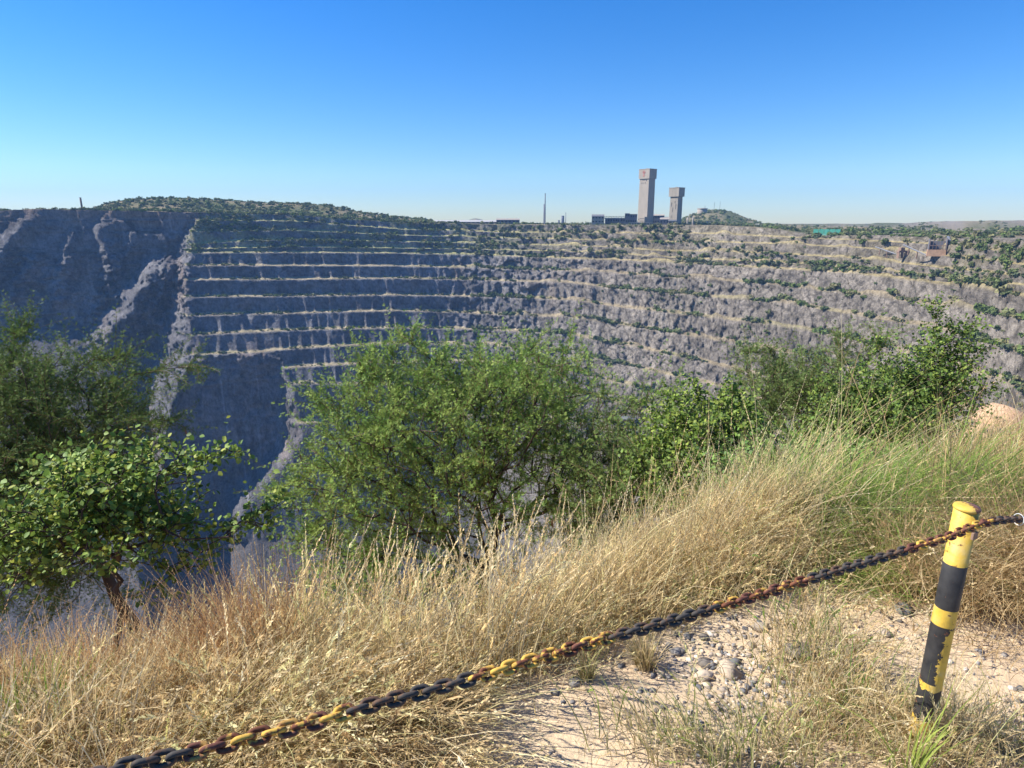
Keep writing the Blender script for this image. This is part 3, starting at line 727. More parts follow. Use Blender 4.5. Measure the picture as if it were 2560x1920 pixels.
# ================================================================== BUSHES AND TREES OF THE PIT AND PLATEAU
M_FARLEAF = tinted('scrub_leaves', .9, .8, .3, trans=.15)
def clump(seed, ntri, flat=.8, size=.30):
    r_ = np.random.default_rng(seed)
    blobs = r_.normal(0, .38, (6, 3)) * [1, 1, .45] + [0, 0, .5]; blobs[:, 2] = np.clip(blobs[:, 2], .25, .9)
    k = r_.integers(0, 6, ntri); d = r_.normal(size=(ntri, 3)); d /= np.linalg.norm(d, axis=1)[:, None]
    c = blobs[k] + d * (.30 + .16 * r_.random(ntri))[:, None] * [1, 1, flat]
    c[:, 2] = np.abs(c[:, 2])
    a = r_.normal(size=(ntri, 3)); a -= d * (a * d).sum(1)[:, None] * .6; a /= np.linalg.norm(a, axis=1)[:, None]
    bb = np.cross(d + r_.normal(size=(ntri, 3)) * .4, a); bb /= np.linalg.norm(bb, axis=1)[:, None] + 1e-9
    s = size * (.6 + .8 * r_.random(ntri))[:, None]
    V = np.stack([c + a * s, c - a * s * .5 + bb * s * .87, c - a * s * .5 - bb * s * .87], 1).reshape(-1, 3)
    return V, np.arange(ntri * 3).reshape(-1, 3), np.repeat(.75 + .5 * r_.random(ntri), 3)
GREENS = np.array([(.13, .16, .06), (.10, .135, .05), (.17, .185, .08), (.13, .18, .05), (.09, .115, .06), (.22, .21, .10)])
P6 = PIT; rowsN = NR
cw = np.gradient(th_all)                                  # column width
inview = (np.abs(th_all) < radians(44))
def pick(mask, n, wfun=None, seed=1):
    r_ = np.random.default_rng(seed)
    w = mask * 1.0
    dz = np.linalg.norm(np.gradient(P6, axis=0), axis=-1); dx = np.linalg.norm(np.gradient(P6, axis=1), axis=-1)
    w = w * np.clip(dz, .1, 60) * dx / np.maximum(np.linalg.norm(P6, axis=-1), 200)
    if wfun is not None: w = w * wfun
    w = w.ravel(); w = w / w.sum()
    idx = r_.choice(len(w), n, p=w)
    fl_ = P6.reshape(-1, 3); f_ = r_.random((n, 1)) * (mask.ravel()[idx] > 0)[:, None]; up_ = np.clip(idx + NC, 0, len(fl_) - 1)
    f_ = np.where((mask.ravel()[up_] > 0)[:, None], f_, 0)
    p = fl_[idx] * (1 - f_) + fl_[up_] * f_ + r_.normal(0, 1.2, (n, 3)) * [1, 1, 0]
    return p, idx
vis = inview[None, :] * np.ones_like(R6)
clust = sstep(-.25, .45, fbm(s5 / 45, zc / 12, s5 * 0, 201, 3))
scar6 = np.zeros(R6.shape); scar6[:RR.shape[0]] = scarmask
ok6 = (scar6 < .3)
sets = []
def region(name, mask, n, w, smin, smax, seed, labels, colshift=(1, 1, 1)):
    p, idx = pick(mask * vis, n, w, seed); r_ = np.random.default_rng(seed + 50)
    _u = 1280 + F * p[:, 0] / (p[:, 1] * CP - p[:, 2] * SP); _v = 960 + F * (-p[:, 2] * CP - p[:, 1] * SP) / (p[:, 1] * CP - p[:, 2] * SP)
    _k = ~(((_u > 2180) & (_u < 2385) & (_v > 612) & (_v < 672)) | ((_u > 2015) & (_u < 2095) & (_v > 596) & (_v < 622)))      # the machinery stands clear of scrub
    p, idx = p[_k], idx[_k]; n = len(p)
    sz = smin + (smax - smin) * r_.random(n) ** 2.2
    sets.append((name, p, sz, r_.integers(0, len(GREENS), n), labels, idx, r_))
rowi = np.arange(NR)[:, None] * np.ones((1, NC))
facem = (T6 == 1) & ok6 & (R6 > 450)
flatm = (T6 == 0) & ok6 & (R6 > 300)
upm6 = (upm > .5) & ok6 & (R6 < 1500) & (R6 > 450)
region('bench', flatm * (cA < 1150) * (upm < .5), 900, clust, 2.5, 7.5, 211, 'small green bush on the blue shaded benches')
region('bench', flatm * (cA >= 1150) * (upm < .5), 2600, clust, 4.0, 13.0, 212, 'green bush on the sunlit grey benches')
region('face', facem * (cA >= 1250) * (upm < .5), 800, clust, 2.5, 8.0, 213, 'green bush on the sunlit grey benches')
region('ramp', upm6 * (cA < 1100), 950, clust, 3., 9., 214, 'round bush on the grassy ramps above the shaded benches')
region('ramp', upm6 * (cA >= 1100), 1500, clust ** .5, 3.5, 11, 215, 'round tree on the grassy ramps under the towers')
hillm = (T6 == 2) & (cA > 190) & (cA < 1120) & (R6 > 1400) & (R6 < 2150)
region('hill', hillm, 2700, None, 5, 12, 216, 'bushy tree on the long vegetated hill')
region('plain', (T6 == 2) & (cA < 260) & (R6 > 1400) & (R6 < 2700), 330, None, 4, 10, 217, 'tree on the plateau behind the big slide')
region('koppie', (T6 == 2) & (cA > 1660) & (cA < 1960) & (R6 > 1500) & (R6 < 2700), 1500, None, 5, 12, 218, 'tree on or below the conical koppie')
region('plain', (T6 == 2) & (cA > 1050) & (cA < 1760) & (R6 > 1400) & (R6 < 2600), 420, None, 4, 11, 219, 'tree around the mine buildings')
region('plain', (T6 == 2) & (cA > 1900) & (R6 < 3400), 900, sstep(-.3, .4, fbm(XX / 90, YY / 60, XX * 0, 202, 3)), 4, 12, 220, 'tree on the bare dumps beyond the tipping hopper')
protoV = [clump(300 + i, 90, .7 + .05 * (i % 4)) for i in range(8)]
far_mats = []
protos = []
for i in range(12):
    V, T, sh = protoV[i % 8]
    protos.append((V, T, sh))
# the largest in view become things of their own, the rest one mass
allp = []
for si, (nm, p, sz, gc, lab, cs, r_) in enumerate(sets):
    d = np.linalg.norm(p, axis=1); app = sz / d
    for k in range(len(p)): allp.append((app[k], si, k))
allp.sort(reverse=True)
single = set((si, k) for _, si, k in allp[:290])
proto_me = {}
ORD = ['', 'top', 'second', 'third', 'fourth', 'fifth', 'sixth', 'seventh', 'eighth', 'ninth', 'tenth', 'eleventh', 'twelfth', 'thirteenth', 'fourteenth', 'lowest']
MARKS = [(180, 'the slim rim tower'), (430, 'the slide edge'), (640, 'the hill crest'), (860, 'the falling end of the hill'), (1060, 'the white cabin'), (1160, 'the long white shed'), (1270, 'the brown shed'), (1362, 'the tall chimney'), (1408, 'the cooling tower'),
         (1495, 'the ore house'), (1540, 'the gantry'), (1615, 'the tallest tower'), (1687, 'the shorter tower'), (1760, 'the water tank'), (1850, 'the koppie foot'), (1960, 'the gap past the koppie'), (2050, 'the green enclosure'), (2210, 'the lower conveyor'), (2290, 'the upper conveyor'), (2350, 'the hopper'), (2450, 'the far grey dump'), (2550, 'the picture edge')]
TONE = ['mid green', 'dark green', 'olive', 'fresh green', 'blackish green', 'yellowish']
def far_label(nm, lab, p, s_, asp_, g_, ix):
    u = 1280 + F * p[0] / (p[1] * CP - p[2] * SP); v_ = 0
    mk = min(MARKS, key=lambda m_: abs(m_[0] - u))[1]
    size = 'tiny' if s_ < 3.5 else 'small' if s_ < 5.5 else 'middling' if s_ < 8 else 'big' if s_ < 10.5 else 'very big'
    shp = 'flat' if asp_ < .8 else 'round' if asp_ < 1.0 else 'upright'
    kind = 'tree' if s_ > 6 else 'bush'
    if nm in ('bench', 'ramp', 'face'):
        b_ = rows_b[ix // NC]; where = 'on the %s ledge' % ORD[b_] if b_ > 0 else 'on the rim'
        return '%s %s %s %s %s below %s' % (size, shp, TONE[g_], kind, where, mk)
    return '%s %s %s %s on the plateau near %s' % (size, shp, TONE[g_], kind, mk) if nm != 'hill' else '%s %s %s %s on the long hill near %s' % (size, shp, TONE[g_], kind, mk)
def far_me(i, g):
    if (i, g) not in proto_me:
        V, T, sh = protos[i]
        o = mesh_np('bush', V, T, M_FARLEAF, GREENS[g][None, :] * sh[:, None]); proto_me[(i, g)] = o.data; bpy.data.objects.remove(o)
    return proto_me[(i, g)]
mass = {}
for si, (nm, p, sz, gc, lab, cs, r_) in enumerate(sets):
    Vs = []; Cs = []; n = 0
    yaw = r_.random(len(p)) * 6.28; var = r_.integers(0, 8, len(p)); asp = .65 + .5 * r_.random(len(p))
    for k in range(len(p)):
        if (si, k) in single:
            o = bpy.data.objects.new('tree' if sz[k] > 6 else 'bush', far_me(int(var[k]), int(gc[k]))); C.objects.link(o)
            o.location = p[k] - np.array([0, 0, .1 * sz[k]]); o.rotation_euler = (0, 0, yaw[k]); o.scale = (sz[k] * .62, sz[k] * .62, sz[k] * asp[k] * .62)
            tag(o, far_label(nm, lab, p[k], sz[k], asp[k], int(gc[k]), int(cs[k])), 'tree' if sz[k] > 6 else 'bush', lab.replace('tree on', 'trees on').replace('bush on', 'bushes on').replace('tree around', 'trees around'))
            continue
        V, T, sh = protoV[var[k]]
        nt_ = 90 if sz[k] / np.linalg.norm(p[k]) > .0045 else 48
        V = V[:nt_ * 3]; sh_ = sh[:nt_ * 3]; c_, s_k = cos(yaw[k]), sin(yaw[k])
        W = np.stack([V[:, 0] * c_ - V[:, 1] * s_k, V[:, 0] * s_k + V[:, 1] * c_, V[:, 2] * asp[k]], 1) * sz[k] * .62 * (1.12 if nt_ < 90 else 1) + p[k] - [0, 0, .1 * sz[k]]
        Vs.append(W); Cs.append(GREENS[gc[k]][None, :] * sh_[:, None])
    mass.setdefault(lab, ([], [])); mass[lab][0].extend(Vs); mass[lab][1].extend(Cs)
Va = np.concatenate([v for m_ in mass.values() for v in m_[0]]); Ca = np.concatenate([v for m_ in mass.values() for v in m_[1]])
tag(mesh_np('scrub_vegetation', Va, np.arange(len(Va)).reshape(-1, 3), M_FARLEAF, Ca), kind='stuff', label='scattered scrub over the far benches, hill and plateau')
print('bush tris', len(Va) // 3)

by_lab = {}
for o in C.objects:
    if o.parent is None and o.name.split('.')[0] in ('tree', 'bush') and 'label' in o: by_lab.setdefault(o['label'], []).append(o)
for lab, os_ in by_lab.items():
    if len(os_) > 1:
        os_.sort(key=lambda o: o.location.x / o.location.y)
        words_ = {2: ['leftmost', 'rightmost'], 3: ['leftmost', 'middle', 'rightmost'], 4: ['leftmost', 'inner left', 'inner right', 'rightmost']}.get(len(os_))
        if words_:
            for o, w_ in zip(os_, words_): o['label'] = w_ + ' ' + lab
# ================================================================== THE LOOKOUT LEDGE
def gh(x, y):
    """height of the near ground"""
    x = np.asarray(x, float); y = np.asarray(y, float)
    e = np.interp(x, [-8, -2.5, -1.2, -.2, .6, 1.5, 2.6, 4, 7], [.9, 1.1, 1.35, 1.75, 2.25, 2.65, 3.1, 3.9, 4.6])
    d = np.maximum(y - e - .15 * vnoise(x * 1.3, y * .0, x * 0, 5), 0)
    s = np.interp(x, [-8, -1, 2, 5, 9], [.80, .78, .66, .52, .44])
    soft = np.where(d < .6, d * d / 1.2, d - .3)
    z = -1.65 - s * soft - np.where(y > 14, (y - 14) * .35, 0)
    z = z + np.interp(x, [-3, -1, 0, 1, 3], [.10, .06, 0, 0, -.02])
    z = z + .035 * fbm(x * 1.4, y * 1.4, x * 0, 6, 4) + .012 * fbm(x * 7, y * 7, x * 0, 7, 3) * (y < 6) + .25 * fbm(x * .3, y * .3, x * 0, 8, 3) * sstep(4, 10, y)
    # earth spur with pale boulders on the right
    return z + .45 * np.exp(-(((x - 8.2) / 2.0) ** 2 + ((y - 9.4) / 2.4) ** 2))
rr = np.concatenate([np.linspace(.15, 4.2, 330), np.geomspace(4.25, 30, 130)])
aa = np.radians(np.linspace(-100, 100, 760))
GX = rr[:, None] * np.sin(aa)[None, :]; GY = rr[:, None] * np.cos(aa)[None, :]
GZ = gh(GX, GY)
gravel_c = lambda x, y: np.clip(np.exp(-(((x - 1.05) / .55) ** 2 + ((y - 2.05) / .42) ** 2)) * 1.2 + np.exp(-(((x - .95) / .5) ** 2 + ((y - 1.45) / .3) ** 2)) * 1.1 + np.exp(-(((x - 1.9) / .35) ** 2 + ((y - 1.55) / .35) ** 2)) * .9, 0, 1)
def sand_mat():
    m, nt, b = new_mat('dry_sand')
    n1 = noise_node(nt, 1.1, 6, .6); n2 = noise_node(nt, 14, 8, .7); n3 = noise_node(nt, 90, 4, .6)
    c = ramp(nt, n1.outputs[0], [(.3, (.50, .375, .245)), (.55, (.60, .465, .31)), (.75, (.66, .53, .375))])
    r2 = ramp(nt, n2.outputs[0], [(.25, (.72,) * 3), (.5, (1.0,) * 3), (.8, (1.12,) * 3)])
    c = mixc(nt, 1.0, c.outputs[0], r2.outputs[0], 'MULTIPLY')
    r3 = ramp(nt, n3.outputs[0], [(.28, (.45, .42, .40)), (.36, (1, 1, 1))])
    c = mixc(nt, .8, c, r3.outputs[0], 'MULTIPLY')
    at = N(nt, 'ShaderNodeVertexColor', layer_name='tint'); c = mixc(nt, 1.0, c, at.outputs[0], 'MULTIPLY')
    # hairline cracks
    tc = nt.nodes.new('ShaderNodeTexCoord'); nw = noise_node(nt, 3, 4); 
    ad = nt.nodes.new('ShaderNodeVectorMath'); ad.operation = 'ADD'; nt.links.new(tc.outputs['Object'], ad.inputs[0]); nt.links.new(nw.outputs[1], ad.inputs[1])
    vo = nt.nodes.new('ShaderNodeTexVoronoi'); vo.feature = 'DISTANCE_TO_EDGE'; vo.inputs['Scale'].default_value = 1.6; nt.links.new(ad.outputs[0], vo.inputs['Vector'])
    rc = ramp(nt, vo.outputs['Distance'], [(0.0, (.42, .38, .34)), (.006, (.75, .73, .7)), (.014, (1, 1, 1))])
    c = mixc(nt, .75, c, rc.outputs[0], 'MULTIPLY')
    nt.links.new(c, b.inputs['Base Color']); b.inputs['Roughness'].default_value = .95; b.inputs['Specular IOR Level'].default_value = .1
    mx = nt.nodes.new('ShaderNodeMath'); mx.operation = 'MULTIPLY_ADD'; nt.links.new(n3.outputs[0], mx.inputs[0]); mx.inputs[1].default_value = .3; nt.links.new(n2.outputs[0], mx.inputs[2])
    bump(nt, b, mx.outputs[0], 1.0, .012)
    return m
M_SAND = sand_mat()
gt = np.ones(GX.shape + (3,)); slope_m = sstep(0.0, .5, -1.68 - GZ)[..., None]
gt = gt * (1 - slope_m) + np.array([.62, .56, .44]) * slope_m
gc_ = gravel_c(GX, GY)[..., None]; gt = gt * (1 - gc_ * .3) + np.array([.78, .78, .78]) * gc_ * .3
n0, n1_ = GX.shape
i0 = (np.arange(n0 - 1)[:, None] * n1_ + np.arange(n1_ - 1)[None, :]).ravel()
tag(mesh_np('ground', np.stack([GX, GY, GZ], -1).reshape(-1, 3), np.stack([i0, i0 + 1, i0 + n1_ + 1, i0 + n1_], -1), M_SAND, gt.reshape(-1, 3), smooth=True), kind='structure', label='pale sandy lookout ledge falling away to the pit')

# ------------------------------------------------------------------ stones
_t = (1 + 5 ** .5) / 2
ICO_V = np.array([(-1, _t, 0), (1, _t, 0), (-1, -_t, 0), (1, -_t, 0), (0, -1, _t), (0, 1, _t), (0, -1, -_t), (0, 1, -_t), (_t, 0, -1), (_t, 0, 1), (-_t, 0, -1), (-_t, 0, 1)]) / sqrt(1 + _t * _t)
ICO_F = np.array([(0, 11, 5), (0, 5, 1), (0, 1, 7), (0, 7, 10), (0, 10, 11), (1, 5, 9), (5, 11, 4), (11, 10, 2), (10, 7, 6), (7, 1, 8), (3, 9, 4), (3, 4, 2), (3, 2, 6), (3, 6, 8), (3, 8, 9), (4, 9, 5), (2, 4, 11), (6, 2, 10), (8, 6, 7), (9, 8, 1)])
M_STONE = tinted('stone', .9, 25, .25, .004, 60, spec=.15)
STONES = np.array([(.44, .36, .27), (.36, .30, .24), (.14, .14, .145), (.21, .20, .195), (.50, .41, .31), (.17, .15, .13), (.55, .49, .42)])
def stones(n, pos, size, seed):
    r_ = np.random.default_rng(seed)
    sc = size[:, None, None] * (.55 + .6 * r_.random((n, 1, 3))) * [1, 1, .75]
    V = ICO_V[None] * (1 + .8 * (r_.random((n, 12, 1)) - .5)) * sc
    a = r_.random(n) * 6.28; ca, sa = np.cos(a)[:, None], np.sin(a)[:, None]
    W = np.stack([V[..., 0] * ca - V[..., 1] * sa, V[..., 0] * sa + V[..., 1] * ca, V[..., 2]], -1) + pos[:, None, :]
    Fa = (ICO_F[None] + np.arange(n)[:, None, None] * 12).reshape(-1, 3)
    c_ = STONES[r_.choice(len(STONES), n, p=[.22, .16, .20, .16, .12, .08, .06])] * (.8 + .4 * r_.random((n, 1)))
    return W.reshape(-1, 3), Fa, np.repeat(c_, 12, 0)
r_ = np.random.default_rng(5)
cx = r_.uniform(-.6, 3.4, 60000); cy = r_.uniform(1.0, 3.6, 60000)
keep = r_.random(60000) < gravel_c(cx, cy) * np.clip(.45 + .9 * fbm(cx * 3, cy * 3, cx * 0, 9, 3), .05, 1) * .95 + .01
cx, cy = cx[keep], cy[keep]; n = len(cx); sz = .0035 + .013 * r_.random(n) ** 2.6
sz = np.where(r_.random(n) < .03, sz * 1.9, sz)
Vs, Fs, Cs = stones(n, np.stack([cx, cy, gh(cx, cy) + sz * .02], -1), sz, 6)
tag(mesh_np('gravel', Vs, Fs, M_STONE, Cs), kind='stuff', label='loose grey and cream gravel on the ledge')
print('gravel', n)
big = [(1820, 1678, .046, 0, 'broad cream rock lying in the gravel between chain and post'), (2260, 1528, .040, 2, 'dark angular rock at the far edge of the gravel left of the post'),
       (2000, 1628, .058, 5, 'dark brown rock half buried under the dry grass'), (1690, 1620, .026, 3, 'grey pebble at the upper tip of the gravel patch'), (1436, 1707, .022, 3, 'blue grey stone on sand nearest the small tuft'),
       (1388, 1731, .017, 3, 'upright grey chip on bare sand'), (1408, 1758, .010, 2, 'small dark pebble on bare sand'), (1431, 1757, .009, 3, 'smaller grey pebble close to a dark one on bare sand'),
       (1760, 1590, .020, 5, 'dark stone under the chain near the gravel'), (2140, 1742, .020, 6, 'white pebble among thin grass left of the post foot'), (1990, 1782, .024, 3, 'bluish stone low in the gravel'),
       (2330, 1560, .026, 4, 'pale stone touching the post'), (1900, 1570, .030, 1, 'grey brown stone under the overhanging straw'), (1762, 1690, .034, 4, 'cream stone beside the broad cream rock'),
       (1650, 1680, .022, 0, 'small tan stone on the edge of sand and gravel'), (2215, 1580, .026, 1, 'grey brown stone in front of the dark angular rock'), (2075, 1520, .022, 4, 'pale stone in the upper gravel')]
for k, (u, v, s, ci, lab) in enumerate(big):
    g0 = at_ground(u, v, -1.65); rr_ = np.random.default_rng(700 + k)
    V = ICO_V.copy(); 
    # one subdivision for a less regular block
    ed = {}; F2 = []; V = list(V)
    for f in ICO_F:
        m_ = []
        for a, b_ in ((0, 1), (1, 2), (2, 0)):
            key = tuple(sorted((f[a], f[b_])))
            if key not in ed: ed[key] = len(V); V.append((V[f[a]] + V[f[b_]]) / 2 * 1.12)
            m_.append(ed[key])
        F2 += [(f[0], m_[0], m_[2]), (f[1], m_[1], m_[0]), (f[2], m_[2], m_[1]), tuple(m_)]
    V = np.array(V) * (1 + .55 * (rr_.random((len(V), 1)) - .5)) * [1.0, .8, .5] * s * (1 + .3 * rr_.random(3))
    o = mesh_np('rock' if s > .03 else 'stone', V, np.array(F2), M_STONE, np.repeat(STONES[ci][None], len(V), 0))
    o.location = (g0[0], g0[1], float(gh(g0[0], g0[1])) + s * .25); o.rotation_euler = (0, 0, rr_.random() * 6)
    tag(o, lab, 'rock' if s > .03 else 'stone')

# ------------------------------------------------------------------ post and chain
PA = np.array([-.545, .69]); PB = np.array([1.243, 1.562]); PD = (PB - PA) / np.linalg.norm(PB - PA); PN = np.array([-PD[1], PD[0]])
def on_plane(u, v):
    r = ray(u, v); d = (PA @ PN) / (r[0] * PN[0] + r[1] * PN[1]); return r * d
post_xy = on_plane(2456, 1315)[:2] + PN * .050
post_z0 = float(gh(*post_xy))
def zpost(u, v):
    return -az_t(u, v)[1] * math.hypot(*post_xy)
ztop = zpost(2425, 1275)
def stripe_mat(zs, zb):
    """yellow and black bands along the height, chipped paint over rust; zs: band limits from the top"""
    m, nt, b = new_mat('striped_paint')
    tc = nt.nodes.new('ShaderNodeTexCoord'); sx = nt.nodes.new('ShaderNodeSeparateXYZ'); nt.links.new(tc.outputs['Object'], sx.inputs[0])
    nA = noise_node(nt, 22, 5, .6); nB = noise_node(nt, 17, 9, .74); nC = noise_node(nt, 60, 4, .6)
    def math_(op, a, b_=None):
        q = nt.nodes.new('ShaderNodeMath'); q.operation = op
        for i, s_ in ((0, a), (1, b_)):
            if s_ is None: continue
            if isinstance(s_, (int, float)): q.inputs[i].default_value = s_
            else: nt.links.new(s_, q.inputs[i])
        return q.outputs[0]
    # the lower bands are ragged, the upper ones clean
    low = math_('LESS_THAN', sx.outputs[2], zs[2])
    amp = math_('ADD', math_('MULTIPLY', low, .10), .006)
    # in the lower part black climbs one side
    zz = math_('ADD', sx.outputs[2], math_('MULTIPLY', math_('SUBTRACT', nB.outputs[0], .5), amp))
    blk = None
    for hi, lo in ((zs[0], zs[1]), (zs[2], zs[3]), (zs[4], zs[5])):
        q = math_('MULTIPLY', math_('LESS_THAN', zz, hi), math_('GREATER_THAN', zz, lo))
        blk = q if blk is None else math_('MAXIMUM', blk, q)
    yel = ramp(nt, nA.outputs[0], [(.3, (.42, .27, .05)), (.5, (.60, .40, .06)), (.75, (.55, .41, .16))])
    bl = ramp(nt, nA.outputs[0], [(.3, (.018, .018, .020)), (.7, (.045, .043, .042))])
    c = mixc(nt, blk, yel.outputs[0], bl.outputs[0])
    rust = ramp(nt, nC.outputs[0], [(.3, (.11, .045, .03)), (.7, (.22, .10, .06))])
    lft = math_('LESS_THAN', math_('ADD', sx.outputs[0], math_('MULTIPLY', math_('SUBTRACT', nB.outputs[0], .5), .12)), -.006)
    lblk = math_('MULTIPLY', lft, math_('MULTIPLY', math_('LESS_THAN', sx.outputs[2], zs[2]), math_('GREATER_THAN', sx.outputs[2], zs[4] + .02)))
    c = mixc(nt, lblk, c, bl.outputs[0])
    chip = ramp(nt, nB.outputs[0], [(.395, (1, 1, 1)), (.408, (0, 0, 0))])
    topm = math_('MULTIPLY', math_('GREATER_THAN', sx.outputs[2], zb), math_('GREATER_THAN', math_('ADD', sx.outputs[0], math_('MULTIPLY', math_('SUBTRACT', nB.outputs[0], .5), .12)), .004))
    ch = math_('MAXIMUM', math_('MULTIPLY', chip.outputs[0], .95), topm)
    c = mixc(nt, ch, c, rust.outputs[0])
    nt.links.new(c, b.inputs['Base Color']); b.inputs['Roughness'].default_value = .55; b.inputs['Specular IOR Level'].default_value = .3
    inv = math_('SUBTRACT', nA.outputs[0], math_('MULTIPLY', ch, .9)); bump(nt, b, inv, .8, .0025)
    return m
Hh = ztop - post_z0
rel_ = lambda v, u=2390: zpost(u, v) - post_z0
zs = [rel_(1413, 2400), rel_(1522, 2378), rel_(1562, 2365), rel_(1568, 2365), rel_(1722, 2345), rel_(1796, 2330)]
M_POST = stripe_mat(zs, Hh - .004)
g = empty('chain_post', (post_xy[0], post_xy[1], post_z0)); tag(g, 'yellow and black striped steel pipe post carrying the chain', 'post')
g.rotation_euler = (radians(-.5), radians(.6), 0)
b = MB(); rp = .0315; b.lathe([(rp, -.25), (rp, 0), (rp, Hh * .3), (rp, Hh * .6), (rp, Hh - .004)], n=40); b.build('pipe', M_POST, g, smooth=False)
for p_ in g.children[0].data.polygons: p_.use_smooth = len(p_.vertices) == 4
b = MB(); b.lathe([(rp + .0006, Hh - .004), (rp + .003, Hh - .002), (rp + .0034, Hh + .002), (rp + .001, Hh + .0065), (rp * .6, Hh + .0095), (.004, Hh + .0105)], n=40); cpo = b.build('cap', M_POST, g, smooth=True)
b = MB(); b.box(-.012, .012, -rp - .006, -rp + .002, Hh - .085, Hh - .062); br_ = b.build('weld_lug', M_RUSTF, g, bevel=.002)
br_.rotation_euler = (0, 0, atan2(PD[1], PD[0]))

def link_mat(name, base, rust_amt, rustc):
    m, nt, b = new_mat(name)
    oi = nt.nodes.new('ShaderNodeObjectInfo'); tc = nt.nodes.new('ShaderNodeTexCoord')
    ad = nt.nodes.new('ShaderNodeVectorMath'); ad.operation = 'MULTIPLY_ADD'; ad.inputs[1].default_value = (1, 1, 1)
    cb = nt.nodes.new('ShaderNodeCombineXYZ')
    for i in range(3): nt.links.new(oi.outputs['Random'], cb.inputs[i])
    vm = nt.nodes.new('ShaderNodeVectorMath'); vm.operation = 'SCALE'; vm.inputs['Scale'].default_value = 7; nt.links.new(cb.outputs[0], vm.inputs[0])
    nt.links.new(tc.outputs['Object'], ad.inputs[0]); nt.links.new(vm.outputs[0], ad.inputs[2])
    nz = nt.nodes.new('ShaderNodeTexNoise'); nz.inputs['Scale'].default_value = 75; nz.inputs['Detail'].default_value = 5; nt.links.new(ad.outputs[0], nz.inputs['Vector'])
    f = nt.nodes.new('ShaderNodeMath'); f.operation = 'ADD'; nt.links.new(nz.outputs[0], f.inputs[0])
    sc_ = nt.nodes.new('ShaderNodeMath'); sc_.operation = 'MULTIPLY_ADD'; nt.links.new(oi.outputs['Random'], sc_.inputs[0]); sc_.inputs[1].default_value = .22; sc_.inputs[2].default_value = rust_amt - .11
    nt.links.new(sc_.outputs[0], f.inputs[1])
    r = ramp(nt, f.outputs[0], [(.46, base), (.52, tuple(.6 * q + .4 * w for q, w in zip(base, rustc))), (.56, rustc), (.75, tuple(.6 * q for q in rustc))])
    nt.links.new(r.outputs[0], b.inputs['Base Color']); b.inputs['Roughness'].default_value = .75; b.inputs['Specular IOR Level'].default_value = .2
    bump(nt, b, nz.outputs[0], .8, .0015)
    return m
M_LY = link_mat('yellow_chain_paint', (.58, .36, .07), .03, (.17, .065, .035))
M_LB = link_mat('black_chain_paint', (.060, .054, .048), -.02, (.12, .07, .045))
M_LR = link_mat('rusty_chain', (.42, .25, .07), .09, (.16, .065, .045))
cp = [(160, 1965), (315, 1916), (470, 1885), (620, 1846), (776, 1808), (906, 1768), (1050, 1732), (1206, 1689), (1350, 1645), (1535, 1591), (1660, 1558), (1785, 1521), (1910, 1484), (2036, 1444), (2150, 1410), (2266, 1375), (2383, 1338), (2430, 1316), (2470, 1304), (2520, 1298), (2580, 1299), (2700, 1312), (2900, 1345)]
cu = np.linspace(160, 2900, 1200)
# a smooth curve through the traced points
cpa = np.array(cp, float); cvs = np.interp(cu, cpa[:, 0], cpa[:, 1]); kk = np.hanning(45); kk /= kk.sum()
cvs = np.convolve(np.pad(cvs, 45, mode='reflect', reflect_type='odd'), kk, 'same')[45:-45]
cpts = np.array([on_plane(u, v) for u, v in zip(cu, cvs)])
cl = np.concatenate([[0], np.cumsum(np.linalg.norm(np.diff(cpts, axis=0), axis=1))])
l_at = lambda u: float(np.interp(u, cu, cl))
pitch = (l_at(1180) - l_at(870)) / 10.2
wire = pitch * .205
print('pitch', pitch, 'chain', cl[-1], 'post', post_xy, post_z0, ztop)
nl = int(cl[-1] / pitch)
def link_mesh():
    L_in, W_ = pitch + wire * 0.1, pitch * .42
    path = []; ns = 10; hl = L_in / 2 + wire / 2 * .9 - W_ / 2 - 0
    hw = pitch * .42; hs = pitch / 2 + wire * .95 - hw
    for k in range(ns + 1): a = -pi / 2 + pi * k / ns; path.append((hs + hw * cos(a), hw * sin(a)))
    for k in range(ns + 1): a = pi / 2 + pi * k / ns; path.append((-hs + hw * cos(a), hw * sin(a)))
    n_ = len(path); m_ = 9; V = []; F_ = []
    for i in range(n_):
        p0 = np.array(path[i - 1]); p1 = np.array(path[(i + 1) % n_]); d = p1 - p0; d /= np.linalg.norm(d); nn = np.array([d[1], -d[0]])
        for k in range(m_):
            a = 2 * pi * k / m_; q = np.array(path[i]) + nn * cos(a) * wire; V.append((q[0], q[1], sin(a) * wire))
    for i in range(n_):
        for k in range(m_): F_.append((i * m_ + k, i * m_ + (k + 1) % m_, ((i + 1) % n_) * m_ + (k + 1) % m_, ((i + 1) % n_) * m_ + k))
    return np.array(V), np.array(F_)
LV, LF = link_mesh()
link_me = {}
for nm, mt in (('y', M_LY), ('b', M_LB), ('r', M_LR)):
    o = mesh_np('link', LV, LF[:, ::-1], mt, smooth=True); link_me[nm] = o.data; bpy.data.objects.remove(o)
ch = empty('chain', (0, 0, 0)); tag(ch, 'heavy rusting chain painted in yellow and black stretches, slung across the ledge', 'chain')
bounds = [(0, 470, 'b'), (470, 870, 'y'), (870, 1185, 'b'), (1185, 1535, 'y'), (1535, 1800, 'b'), (1800, 2030, 'y'), (2030, 2265, 'b'), (2265, 2475, 'y'), (2475, 2620, 'b'), (2620, 3000, 'y')]
r_ = np.random.default_rng(3)
